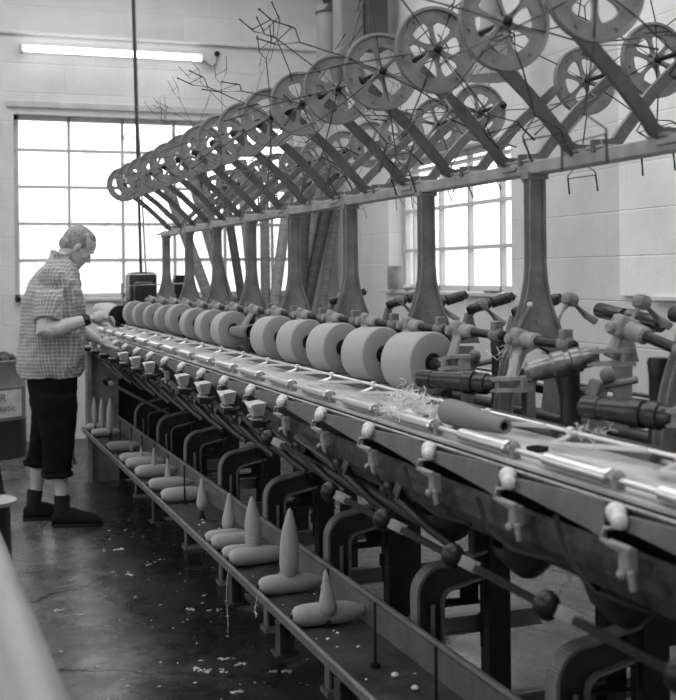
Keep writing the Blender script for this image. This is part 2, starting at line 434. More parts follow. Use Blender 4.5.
# lintel beam over the end window and the ledge below the lamp
struct(MB().span((.72, YB - .03, 2.985), (3.8, YB, 3.045), bev=.008).build('trim_3', M['paint']))
struct(MB().span((.80, YB - .05, 1.245), (3.42, YB + .06, 1.275), bev=.006).build('trim_4', M['paint']))
struct(MB().span((XR - .04, 6.95, 1.30), (XR + .1, 9.25, 1.33), bev=.006).build('trim_5', M['paint']))

def window(n, axis, pos, a0, a1, z0, z1, cols, rows, frost_rows, mul=.026):
    root = bpy.data.objects.new('window_%d' % n, None); COL.objects.link(root)
    mid = (a0 + a1)/2
    root.location = (mid, pos, z0) if axis == 'y' else (pos, mid, z0); WPOS[root.name] = V(root.location); root['kind'] = 'structure'
    mb = MB(); d = .045
    def P(a, z, o): return V((a, pos + o, z)) if axis == 'y' else V((pos + o, a, z))
    def bx(a, b, c, e): mb.span(P(a, c, -d/2), P(b, e, d/2), bev=.003)
    bx(a0, a0 + .05, z0, z1); bx(a1 - .05, a1, z0, z1); bx(a0, a1, z0, z0 + .045); bx(a0, a1, z1 - .045, z1)
    for i in cols: bx(i - mul/2, i + mul/2, z0, z1)
    for j in rows: mb.span(P(a0, j - mul/2, -d/2 - .004), P(a1, j + mul/2, d/2 + .004))
    mb.build('frame', M['paint'], root)
    aa = [a0 + .03, *cols, a1 - .03]; zz = [z0 + .03, *rows, z1 - .03]
    for i in range(len(aa) - 1):
        for j in range(len(zz) - 1):
            g = MB(); g.span(P(aa[i] + .008, zz[j] + .008, -.003), P(aa[i + 1] - .008, zz[j + 1] - .008, .003))
            g.build('pane', M['frost'] if j < frost_rows else M['glass'], root)
    return root
c1 = [1.274, 1.761, 2.245, 2.73, 3.2]
r1 = [1.288 + .333*k for k in range(1, 5)]
window(1, 'y', YB + .12, W1[0], W1[1], W1[2], W1[3], c1, r1, 2)
c2 = [7.42, 7.94, 8.46, 8.98]; r2 = [1.33 + .335*k for k in range(1, 4)]
window(2, 'x', XR + .16, W2[0], W2[1], W2[2], W2[3], c2, r2, 0)
for i, (a, b, z0, z1) in enumerate(LW):
    window(3 + i, 'x', XL - .1, a, b, z0, z1, [a + (b - a)*k/5 for k in range(1, 5)], [z0 + (z1 - z0)*k/5 for k in range(1, 5)], 0)
# ground and low hills outside
m_out = mat('pale_field', .55, 1.)
struct(MB().box((0, 60, -.9), (400, 400, .2)).build('ground', m_out))
hb = MB(); pts = []
for k in range(61):
    a = math.radians(-60 + 3*k); R = 160
    pts.append((R*math.sin(a), R*math.cos(a), 7 + 3*noise.noise(V((k*.22, 3, 0)))))
A = [hb.bm.verts.new((x*.82, y*.82, -1)) for x, y, z in pts]; B = [hb.bm.verts.new((x, y, z)) for x, y, z in pts]; Cc = [hb.bm.verts.new((x*1.25, y*1.25, -1)) for x, y, z in pts]
for k in range(60): hb.face([A[k], A[k + 1], B[k + 1], B[k]], True); hb.face([B[k], B[k + 1], Cc[k + 1], Cc[k]], True)
struct(hb.build('hills', m_out))

# ------------------------------------------------------------------ winding machine
MO = (1.73, 1.0, 0)
mach = empty('winding_machine', MO, 'long grey iron yarn winding machine running from the foreground to the end window', 'machine')
Y0, Y1 = 1.15, 8.62
# posts -------------------------------------------------------------
def post_mesh(Y):
    prof = [(1.78, .027), (1.50, .028), (1.45, .032), (1.40, .042), (1.35, .058), (1.30, .078), (1.25, .098), (1.2, .115), (1.1, .134), (1.0, .142), (.92, .143)]
    inner = [(.92, .100), (1.0, .098), (1.10, .088), (1.18, .070), (1.235, .045), (1.255, .0)]
    poly = [(x, z) for z, x in prof][::-1]
    right = poly; left = [(-x, z) for x, z in poly][::-1]
    archL = [(-x, z) for z, x in inner]; archR = [(x, z) for z, x in inner][::-1][1:]
    outline = left[::-1]
    # full outline: up the left side, down the right, then arch back
    L = [(-x, z) for z, x in reversed(prof)]; R = [(x, z) for z, x in prof]
    pl = L + R + [(x, z) for z, x in inner] + [(-x, z) for z, x in reversed(inner[:-1])]
    mb = MB()
    def strip(outer, inn, y0, y1):
        for i in range(len(outer) - 1):
            q = [outer[i], outer[i + 1], inn[i + 1], inn[i]]
            mb.prism([(1.73 + x, Y + y0, z) for x, z in q], (0, y1 - y0, 0))
    # web as quads between sides and arch
    web_in = []
    for z, x in prof:
        if z >= 1.255: web_in.append((0, z))
        else:
            xi = 0
            for (za, xa), (zb, xb) in zip(inner, inner[1:]):
                if za <= z <= zb: xi = xa + (xb - xa)*(z - za)/(zb - za)
            web_in.append((xi, z))
    # refine profile
    def interp(tab, z):
        for (za, xa), (zb, xb) in zip(tab, tab[1:]):
            lo, hi = min(za, zb), max(za, zb)
            if lo <= z <= hi: return xa + (xb - xa)*(z - za)/(zb - za) if zb != za else xa
        return 0
    zs = [1.78, 1.65, 1.5, 1.475, 1.45, 1.425, 1.40, 1.375, 1.35, 1.325, 1.30, 1.28, 1.255, 1.235, 1.21, 1.18, 1.14, 1.1, 1.05, 1.0, .95, .92]
    for sg in (-1, 1):
        out = [(sg*interp(prof, z), z) for z in zs]
        inn = [(sg*(0 if z >= 1.255 else interp(inner, z)), z) for z in zs]
        strip(out, inn, -.013, .013)
        fl = [(sg*(interp(prof, z) - .009), z) for z in zs]
        strip(out, fl, -.019, .019)
        zs2 = [z for z in zs if z <= 1.255]
        strip([(sg*(interp(inner, z) + .008), z) for z in zs2], [(sg*interp(inner, z), z) for z in zs2], -.022, .022)
    mb.span((1.695, Y - .022, 1.755), (1.765, Y + .022, 1.775))
    mb.cyl((1.73, Y - .018, 1.33), (1.73, Y + .018, 1.33), .008, seg=10)
    # heavy base foot
    for sg in (-1, 1): mb.span((1.73 + sg*.119 - .022, Y - .03, .84), (1.73 + sg*.119 + .022, Y + .03, .925))
    return mb
p0 = post_mesh(2.28).build('post', M['cast'], mach, origin=(1.73, 2.28, 0)); p0.location.y -= .03
for k in range(1, 9): put_part(p0, mach, (1.73, 2.25 + .79*k, 0))
# top rail
mb = MB(); mb.span((1.702, 1.45, 1.768), (1.758, 8.64, 1.806), bev=.004)
mb.build('top_rail', M['rail'], mach)
for k in range(9):
    o = MB().box((1.73, 2.28 + .8*k + .06, 1.79), (.075, .09, .012), bev=.003) if k == 0 else None
    if o: rp = o.build('rail_joint', M['rail'], mach, origin=(1.73, 2.28 + .06, 1.79))
    else: put_part(rp, mach, (1.73, 2.28 + .8*k + .06, 1.79))
# chassis body and cross sections
mb = MB()
mb.span((1.42, Y0, .80), (2.04, Y1, .93)); mb.span((1.46, Y0, .93), (2.02, Y1, .985))
mb.build('chassis_beam', M['dark'], mach)
# sloping deck sheets
dk = None
for k in range(10):
    ya = 1.25 + .8*k; yb = min(ya + .797, 8.62)
    m_ = MB(); m_.prism([(1.205, ya, 1.066), (1.385, ya, 1.090), (1.385, ya, 1.084), (1.205, ya, 1.058)], (0, yb - ya, 0))
    m_.build('deck_sheet', M['deck'], mach)
# front rail and rear mirrored rail
MB().span((1.172, Y0, 1.012), (1.196, Y1, 1.058), bev=.004).build('front_rail', M['darkm'], mach)
MB().cyl((1.168, Y0, 1.062), (1.168, Y1, 1.062), .0028, seg=8).build('guard_rod', M['steel'], mach)
MB().span((2.28, Y0, 1.0), (2.31, Y1, 1.06)).build('rear_rail', M['darkm'], mach)
m_ = MB(); m_.prism([(2.28, Y0, 1.05), (2.04, Y0, 1.085), (2.04, Y0, 1.078), (2.28, Y0, 1.043)], (0, Y1 - Y0, 0)); m_.build('rear_deck_sheet', M['deck'], mach)
# trough under the edge
tp = [(1.178, .978), (1.176, .955), (1.182, .92), (1.21, .878), (1.27, .848), (1.36, .832), (1.45, .83)]
ti = [(x + .006, z + .006) for x, z in tp]
m_ = MB()
for i in range(len(tp) - 1):
    m_.prism([(tp[i][0], Y0, tp[i][1]), (tp[i + 1][0], Y0, tp[i + 1][1]), (ti[i + 1][0], Y0, ti[i + 1][1]), (ti[i][0], Y0, ti[i][1])], (0, 3.0, 0))
m_.build('trough_sheet', M['trough'], mach)
# rollers on the front shaft
MB().cyl((1.222, Y0, 1.087), (1.222, Y1, 1.087), .0075, seg=12).build('roller_shaft', M['chrome'], mach)
m_ = MB(); m_.rod((1.222, 2.28, 1.087), (1.222, 2.51, 1.087), .0165, 20); m_.rod((1.222, 2.27, 1.087), (1.222, 2.284, 1.087), .019, 16)
rl = m_.build('chrome_roller', M['chrome'], mach, origin=(1.222, 2.28, 1.087))
for k in range(-2, 16):
    if k: put_part(rl, mach, (1.222, 2.28 + .4*k, 1.087))
m_ = MB(); m_.box((1.222, 2.245, 1.075), (.022, .016, .035), bev=.003); m_.ball((1.222, 2.245, 1.093), .013, seg=10)
sb = m_.build('shaft_bearing', M['cast'], mach, origin=(1.222, 2.245, 1.087))
for k in range(-2, 16):
    if k: put_part(sb, mach, (1.222, 2.245 + .4*k, 1.087))
# guide rod with long triangular thread guides
MB().cyl((1.37, Y0, 1.118), (1.37, Y1, 1.118), .0045, seg=8).build('guide_rod', M['brass'], mach)
m_ = MB(); m_.tube([(1.37, 2.25, 1.118), (1.362, 2.25, 1.108), (1.32, 2.255, 1.094), (1.316, 2.245, 1.096), (1.34, 2.12, 1.106), (1.368, 1.96, 1.118)], .0055, 6)
for q in range(4): m_.tube([(1.37 + .009*math.cos(t), 2.245 + q*.006, 1.118 + .009*math.sin(t)) for t in [j*PI/4 for j in range(9)]], .0018, 5)
tg = m_.build('thread_guide', M['brass'], mach, origin=(1.37, 2.25, 1.118))
for k in range(-2, 16):
    if k: put_part(tg, mach, (1.37, 2.25 + .4*k, 1.118))
# winding drums under the packages
m_ = MB(); m_.lathe([(0, .010), (.003, .028), (.006, .031), (.33, .031), (.333, .028), (.336, .010)], (1.42, 1.985, 1.085), (0, 1, 0), 20)
wd = m_.build('winding_drum', M['leather'], mach, origin=(1.42, 1.985, 1.085))
for k in range(-1, 16):
    if k: put_part(wd, mach, (1.42, 1.985 + .4*k, 1.085))
MB().cyl((1.42, Y0, 1.085), (1.42, Y1, 1.085), .009, seg=10).build('drum_shaft', M['steel'], mach)
for (x, z, r) in ((1.66, 1.02, .014), (1.80, 1.03, .02), (1.93, 1.01, .014), (1.55, 1.0, .01)):
    MB().cyl((x, Y0, z), (x, Y1, z), r, seg=12).build('drive_shaft', M['darkm'], mach)
# fins with porcelain knobs and hooks
YK = 1.73
def fin(Y):
    m_ = MB(); m_.prism([(1.150, Y - .02, 1.052), (1.140, Y - .36, 1.070), (1.138, Y - .365, 1.0), (1.142, Y - .30, 1.008), (1.150, Y - .02, 1.026)], (.006, 0, 0))
    return m_
fn = fin(YK).build('guard_fin', M['fin'], mach, origin=(1.15, YK, 1.04))
m_ = MB(); m_.lathe([(0, .006), (.003, .016), (.006, .0185), (.022, .0185), (.028, .015), (.034, .0105), (.044, .0105), (.048, .014), (.056, .0155), (.066, .013), (.071, .005)], (1.158, YK + .03, 1.052), (-.45, -.88, -.12), 18)
kn = m_.build('porcelain_knob', M['porcelain'], mach, origin=(1.15, YK, 1.04))
m_ = MB(); m_.tube([(1.16, YK - .01, 1.03), (1.125, YK + .015, 1.026), (1.122, YK + .02, 1.008), (1.14, YK - .01, .992), (1.16, YK - .02, .99)], .0055, 6)
m_.rod((1.12, YK - .01, 1.008), (1.12, YK - .075, 1.008), .006, 8)
m_.box((1.150, YK - .02, .975), (.022, .03, .045), bev=.003); m_.ball((1.13, YK - .03, .955), .010, seg=8); m_.rod((1.14, YK - .05, .93), (1.135, YK - .05, .965), .007, 8)
hk = m_.build('hook_bracket', M['arm'], mach, origin=(1.15, YK, 1.04))
for k in range(-1, 17):
    if k:
        for s_ in (fn, kn, hk): put_part(s_, mach, (1.15, YK + .4*k, 1.04))
# thread cups (left half)
def cup(Y):
    m_ = MB()
    a = [(1.075, .975), (1.135, .975)]
    m_.loft([[(1.062, Y + .052, 1.030), (1.062, Y + .018, 1.016), (1.062, Y - .018, 1.016), (1.062, Y - .052, 1.030), (1.112, Y - .052, 1.036), (1.112, Y + .052, 1.036)], [(1.075, Y + .028, .988), (1.075, Y + .01, .988), (1.075, Y - .01, .988), (1.075, Y - .028, .988), (1.108, Y - .028, .988), (1.108, Y + .028, .988)]], False)
    return m_
YC = 3.86
cp = cup(YC).build('thread_cup', M['cup'], mach, origin=(1.1, YC, 1.0))
m_ = MB(); m_.box((1.085, YC - .004, .975), (.036, .052, .008), bev=.003)
cb = m_.build('cup_base', M['steel'], mach, origin=(1.1, YC, 1.0))
m_ = MB(); m_.box((1.092, YC - .004, .958), (.05, .045, .022), bev=.004); m_.rod((1.10, YC, .95), (1.14, YC, .97), .008, 8)
cc = m_.build('cup_bracket', M['dark'], mach, origin=(1.1, YC, 1.0))
for k in range(1, 12):
    if k == 4: continue
    for s_ in (cp, cb, cc): put_part(s_, mach, (1.1, YC + .4*k, 1.0))
# treadle levers with ball ends (near half), slanting thrust levers (far half)
def lever(Y):
    m_ = MB(); m_.bar([(1.115, Y - .028, .842), (1.20, Y - .075, .792), (1.30, Y - .12, .735), (1.46, Y - .19, .645)], .050, .016, up=(.4, 0, 1)); return m_
YBL = 1.868
lv = lever(YBL).build('lever', M['lever'], mach, origin=(1.08, YBL, .86))
bl = MB().ball((1.08, YBL, .862), .0265, 1, 1, 1.08, 20).build('ball_knob', M['black'], lv, origin=(1.08, YBL, .86)); bl.location = (0, 0, 0)
m_ = MB(); m_.bar([(1.092, YBL - .012, .856), (1.125, YBL - .034, .838)], .030, .024, up=(.4, 0, 1))
cl = m_.build('lever_collar', M['collar'], lv, origin=(1.08, YBL, .86)); cl.location = (0, 0, 0)
for k in range(-1, 4):
    if k: put_part(lv, mach, (1.08, YBL + .4*k, .86))
put_part(lv, mach, (1.06, 7.1, .83)); put_part(lv, mach, (1.08, 3.68, .93))
m_ = MB(); m_.tube([(1.125, 3.9, .955), (1.16, 3.79, .92), (1.24, 3.58, .84), (1.31, 3.42, .785), (1.34, 3.36, .775)], .0175, 10)
m_.box((1.345, 3.36, .772), (.05, .05, .016), rot=(0, 0, .4), bev=.003)
tl = m_.build('thrust_lever', M['lever'], mach, origin=(1.12, 3.9, .96))
for k in range(-1, 12):
    if k: put_part(tl, mach, (1.12, 3.9 + .4*k, .96))
m_ = MB(); m_.tube([(1.13, 3.7, .95), (1.18, 3.62, .88), (1.24, 3.54, .81), (1.28, 3.49, .775)], .013, 8); m_.ball((1.17, 3.66, .90), .022, seg=10); m_.box((1.2, 3.62, .9), (.05, .03, .05), rot=(.3, .2, .3), bev=.004)
lk = m_.build('link_arm', M['darkm'], mach, origin=(1.12, 3.7, .96))
for k in range(-2, 12):
    if k: put_part(lk, mach, (1.12, 3.7 + .4*k, .96))
# under-edge pipe and grease clutter blocks
MB().cyl((1.33, 3.2, .80), (1.33, Y1, .80), .018, seg=12).build('lower_shaft', M['darkm'], mach)
m_ = MB(); m_.rod((1.27, 2.05, .80), (1.36, 2.05, .80), .030, 14); m_.box((1.32, 2.05, .79), (.05, .04, .08), bev=.006); m_.ball((1.26, 2.08, .83), .018, seg=10)
hg = m_.build('shaft_hanger', M['dark'], mach, origin=(1.3, 2.05, .8))
hg.location.y += 1.2
for k in range(4, 17): put_part(hg, mach, (1.3, 2.05 + .4*k, .8))
m_ = MB(); m_.lathe([(0, .02), (.01, .035), (.05, .075), (.075, .085), (.075, .078), (.06, .06), (.055, .01)], (1.31, 1.55, .775), (0, 0, 1), 20)
for q in range(5): m_.ball((1.31 + random.uniform(-.04, .04), 1.55 + random.uniform(-.04, .04), .84), .03, 1, 1, .5, 7)
db = m_.build('drip_bowl', M['darkm'], mach, origin=(1.31, 1.55, .775))
for k in range(1, 4): put_part(db, mach, (1.31, 1.55 + .4*k, .775))
m_ = MB(); m_.span((1.24, 1.40, .70), (1.44, 1.70, .84), bev=.01); m_.rod((1.22, 1.55, .78), (1.26, 1.55, .78), .03, 12); m_.rod((1.22, 1.48, .74), (1.26, 1.48, .74), .012, 8); m_.build('gear_housing', M['dark'], mach)
for (pa) in ([(1.14, 2.264, .985), (1.13, 2.20, .93), (1.14, 2.10, .905), (1.2, 1.98, .90)], [(1.14, 1.935, 1.01), (1.13, 1.88, .945), (1.14, 1.80, .895), (1.22, 1.72, .87)], [(1.14, 2.67, .99), (1.13, 2.6, .93), (1.15, 2.5, .90), (1.2, 2.42, .89)]):
    MB().tube(pa, .0055, 8).build('hose', M['rubber'], mach)
# supporting frames: bent casting with an opening, centre leg, cross channels
def uframe(Y):
    m_ = MB(); w_ = MB(); t = .05
    xo, zt = 1.335, .625
    def arc(cx, cz, r, n=14): return [(cx - r*math.sin(PI/2 - j*PI/2/n) if 0 else cx - r*math.cos(j*PI/2/n), cz + r*math.sin(j*PI/2/n)) for j in range(n + 1)]
    outer = [(xo, .0)] + arc(xo + .08, zt - .08, .08) + [(1.56, zt + .03)]
    inner = [(xo + .072, .0)] + arc(xo + .072 + .045, zt - .06 - .045, .045) + [(1.56, zt - .035)]
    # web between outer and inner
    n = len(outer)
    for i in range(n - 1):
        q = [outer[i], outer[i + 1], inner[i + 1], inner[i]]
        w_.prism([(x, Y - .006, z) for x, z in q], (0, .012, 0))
    m_.bar([(x, Y, z) for x, z in outer], .05, .012, up=(-1, 0, .0) if 0 else (0, 0, 1)) if 0 else None
    def flange(path, off):
        for (xa, za), (xb, zb) in zip(path, path[1:]):
            d = V((xb - xa, 0, zb - za)); nrm = V((-d.z, 0, d.x)).normalized()*off
            a, b = V((xa, Y - t/2, za)), V((xb, Y - t/2, zb))
            m_.prism([a, b, b + nrm, a + nrm], (0, t, 0))
    flange(outer, .009); flange(inner, -.007)
    m_.span((xo - .02, Y - .04, 0), (xo + .11, Y + .04, .02))
    m_.rod((xo + .045, Y - .015, .52), (xo + .045, Y - .015, .40), .007, 8)
    return m_, w_
Yf = 2.28
ufm, uwm = uframe(Yf); uf = ufm.build('side_frame', M['cast'], mach, origin=(1.335, Yf, 0))
uw = uwm.build('shaded_frame_web', M['darkm'], uf, origin=(1.335, Yf, 0)); uw.location = (0, 0, 0)  # recess shade put into the web's colour; one casting with the flanges
m_ = MB(); m_.span((1.555, Yf - .028, 0), (1.625, Yf + .028, .84)); m_.span((1.53, Yf - .05, 0), (1.65, Yf + .05, .02)); m_.span((1.51, Yf - .022, .60), (1.72, Yf + .022, .84), bev=.008); m_.span((1.95, Yf - .03, 0), (2.02, Yf + .03, .82))
lg = m_.build('centre_leg', M['dark'], mach, origin=(1.335, Yf, 0))
m_ = MB()
for z0, z1 in ((.548, .556), (.492, .50)): m_.span((1.40, Yf + .03, z0), (1.56, Yf + .07, z1))
m_.span((1.40, Yf + .05, .492), (1.425, Yf + .056, .556)); m_.span((1.50, Yf + .05, .492), (1.56, Yf + .056, .556)); m_.span((1.42, Yf + .05, .492), (1.505, Yf + .056, .510)); m_.span((1.42, Yf + .05, .534), (1.505, Yf + .056, .556))
ch = m_.build('cross_channel', M['darkm'], mach, origin=(1.335, Yf, 0))
m_ = MB(); m_.span((1.34, Yf + .02, .20), (2.2, Yf + .06, .208)); m_.span((1.34, Yf + .04, .15), (2.2, Yf + .046, .208)); m_.span((1.34, Yf + .02, .142), (2.2, Yf + .06, .15))
lc = m_.build('floor_tie', M['traymetal'], mach, origin=(1.335, Yf, 0))
m_ = MB(); m_.rod((1.535, Yf - .02, .60), (1.535, Yf - .02, .38), .006, 8); m_.rod((1.535, Yf - .02, .48), (1.535, Yf - .02, .435), .014, 8)
tb = m_.build('tie_bolt', M['dark'], mach, origin=(1.335, Yf, 0))
for k in (-1, 1, 2, 3, 4, 5, 6, 7):
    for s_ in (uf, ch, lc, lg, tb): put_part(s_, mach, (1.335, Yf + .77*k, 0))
# end cabinet
m_ = MB(); m_.span((1.10, 8.30, 0), (1.13, 8.42, .96)); m_.span((1.13, 8.36, 0), (1.33, 8.40, .97)); m_.span((1.10, 8.26, .93), (1.40, 8.42, .975), bev=.006)
m_.build('end_frame', M['cast'], mach)
m_ = MB(); m_.span((1.33, 8.40, 0), (2.15, 8.62, .95)); m_.build('end_casing', M['dark'], mach)

# ------------------------------------------------------------------ bobbin tray
tray = empty('bobbin_tray', (1.18, 2.0, .34), 'long low metal tray with two tubular rails below the front edge of the winding machine', 'tray')
m_ = MB(); m_.span((1.06, 1.15, .372), (1.31, 8.30, .378)); m_.build('tray_pan', M['traypan'], tray)
m_ = MB(); m_.cyl((1.06, 1.15, .402), (1.06, 8.28, .402), .0080, seg=12); m_.span((1.058, 1.15, .376), (1.062, 8.28, .398)); m_.build('front_tray_rail', M['traymetal'], tray)
m_ = MB(); m_.cyl((1.31, 1.15, .468), (1.31, 8.30, .468), .0105, seg=12); m_.span((1.303, 1.15, .375), (1.310, 8.30, .46)); m_.build('rear_tray_rail', M['traymetal'], tray)
pin0 = None
for Y in (2.18, 2.58, 2.985, 3.38, 3.79, 4.23, 4.62, 5.09, 5.46, 5.85, 6.23, 6.60, 6.95, 7.37, 7.78):
    m_ = MB().cyl((1.18, Y, .378), (1.18, Y, .56), .0045, seg=8) if pin0 is None else None
    if m_:
        m_.cyl((1.18, Y, .378), (1.18, Y, .39), .014, seg=10); pin0 = m_.build('pin', M['dark'], tray, origin=(1.18, Y, .378))
    else: put_part(pin0, tray, (1.18, Y, .378))
m_ = MB(); m_.box((1.075, 2.945, .325), (.045, .012, .095)); m_.box((1.055, 2.945, .325), (.008, .05, .095)); m_.box((1.095, 2.945, .325), (.008, .05, .095)); m_.box((1.075, 2.945, .275), (.075, .075, .01)); m_.box((1.075, 2.945, .370), (.05, .05, .01))
br0 = m_.build('tray_bracket', M['darkm'], tray, origin=(1.075, 2.945, .325))
for Y in (3.5, 4.1, 5.6): put_part(br0, tray, (1.075, Y, .325))
# thread ends hanging from the tray
for i, (Y, n) in enumerate(((4.1, .17), (3.72, .055))):
    m_ = MB(); m_.tube([(1.047, Y, .40), (1.040, Y, .36), (1.038, Y + .003, .40 - n*.6), (1.041, Y, .40 - n), (1.040, Y - .012, .40 - n*1.18), (1.043, Y + .01, .40 - n*1.4)], .0014, 5)
    m_.tube([(1.04, Y + .02, .40 - n*1.05), (1.04, Y, .40 - n), (1.04, Y - .025, .40 - n*.97)], .0014, 5)
    tag(m_.build('loose_thread', M['thread']), ['long knotted thread end dangling from the front tray rail', 'short curled thread end hanging from the front tray rail'][i], 'thread')

# ------------------------------------------------------------------ cops of yarn
def cop_profile(L, r, kind):
    if kind == 'full': p = [(0, .18), (.04, .42), (.10, .68), (.19, .93), (.28, 1), (.38, 1), (.55, .97), (.72, .78), (.86, .5), (.95, .28), (.985, .16), (1, .04)]
    elif kind == 'cone': p = [(0, .15), (.04, .42), (.14, .86), (.22, 1), (.34, .94), (.6, .64), (.82, .4), (.95, .28), (1, .06)]
    else: p = [(0, .4), (.02, .62), (.07, .86), (.15, .98), (.3, 1), (.62, .98), (.75, .86), (.88, .6), (.96, .34), (1, .1)]
    return [(t*L, r*q) for t, q in p]
def standing_cop(Y, z0, z1, r, kind, label, X=1.18):
    root = empty('yarn_cop', (X, Y, z0), label, 'yarn cop', 'yarn cops standing on the tray pins')
    MB().lathe(cop_profile(z1 - z0, r, kind), (X, Y, z0), (0, 0, 1), 24).build('wound_yarn', M['yarn'], root)
    MB().cyl((X, Y, .378), (X, Y, z0 + .01), .008, seg=10).build('cop_tube', M['dark'], root)
    root.rotation_euler = (random.uniform(-.04, .04), random.uniform(-.04, .04), 0)
SC = [(3.38, .405, .556, .029, 'cone', 'short conical yarn cop standing nearest the camera in the tray'),
      (3.79, .405, .671, .0335, 'full', 'tall fat yarn cop standing second from the near end of the tray'),
      (4.23, .405, .632, .032, 'full', 'plump yarn cop standing between the tallest cop and a slim pear-shaped one'),
      (4.62, .415, .577, .029, 'cone', 'slim pear-shaped yarn cop standing fourth from the near end of the tray'),
      (5.09, .41, .562, .026, 'cone', 'small yarn cop standing fifth from the near end, just before the empty pin'),
      (5.85, .415, .539, .0185, 'cone', 'small pale yarn cop standing first beyond the empty pin'),
      (6.23, .41, .543, .0165, 'cone', 'thin yarn cop standing second beyond the empty pin'),
      (6.60, .41, .510, .012, 'cone', 'very thin yarn cop standing third beyond the empty pin'),
      (6.95, .41, .505, .009, 'cone', 'thinnest yarn cop, almost a bare tube, standing fourth beyond the empty pin'),
      (7.78, .415, .657, .025, 'full', 'tall yarn cop standing rightmost of the three at the far end of the tray'),
      (7.98, .42, .645, .020, 'full', 'tall slender yarn cop standing in the middle of the three at the far tray end', 1.155),
      (8.12, .425, .635, .019, 'full', 'tall yarn cop standing leftmost of the three at the far tray end', 1.128)]
# far three lean out a little so shift in X as seen
for a in SC: standing_cop(*a)
def lying_cop(Y, X0, L, r, z, label, yaw=0., flip=False):
    p = V((X0, Y, z)); d = V((math.cos(yaw), math.sin(yaw), 0))
    root = empty('yarn_cop', (X0 + L/2*d.x, Y + L/2*d.y, z - r), label, 'yarn cop', 'yarn cops lying across the tray')
    w = WPOS[root.name]
    mb = MB(); mb.lathe(cop_profile(L, r, 'lying'), (0, 0, 0), (0, 0, 1), 24)
    o = mb.build('wound_yarn', M['yarn'], None); o.parent = root; o.location = p - w
    o.rotation_euler = (0, PI/2, yaw)
    mb = MB(); mb.cyl((0, 0, -.006), (0, 0, .01), .007, seg=10)
    o2 = mb.build('cop_tube', M['dark'], None); o2.parent = root; o2.location = p - w; o2.rotation_euler = (0, PI/2, yaw)
nm = ['lying behind the short conical cop nearest the camera', 'lying behind the tallest standing cop', 'lying behind the plump third standing cop, the front one of a pair',
      'lying behind the plump third standing cop, the rear one of a pair', 'lying beneath the slim pear-shaped standing cop, nearer the camera', 'lying just beyond the slim pear-shaped standing cop']
LC = [(3.41, .25, .036, 0), (3.79, .24, .034, 1), (4.20, .25, .035, 2), (4.30, .20, .03, 3), (4.48, .22, .033, 4), (4.58, .19, .03, 5)]
for Y, L, r, i in LC: lying_cop(Y, 1.072, L, r, .378 + r, 'yarn cop ' + nm[i], random.uniform(-.05, .12))
nm2 = ['striped yarn cop lying beyond the empty pin, nearest of the far lying cops', 'yarn cop lying behind the first small cop beyond the empty pin',
       'yarn cop lying behind the second thin cop beyond the empty pin', 'yarn cop lying beside the third thin cop beyond the empty pin',
       'yarn cop lying between the third and fourth thin standing cops', 'pale yarn cop lying just in front of the far group of three standing cops',
       'yarn cop lying in the tray under the rightmost of the three far standing cops', 'yarn cop lying leftmost at the far end of the tray']
for i, (Y, L, r) in enumerate(((5.50, .24, .037), (5.82, .23, .035), (6.22, .24, .036), (6.52, .23, .035), (6.74, .23, .033), (7.22, .22, .033), (7.92, .22, .030), (8.22, .20, .03))):
    lying_cop(Y, 1.072, L, r, .378 + r, nm2[i], random.uniform(-.04, .12))

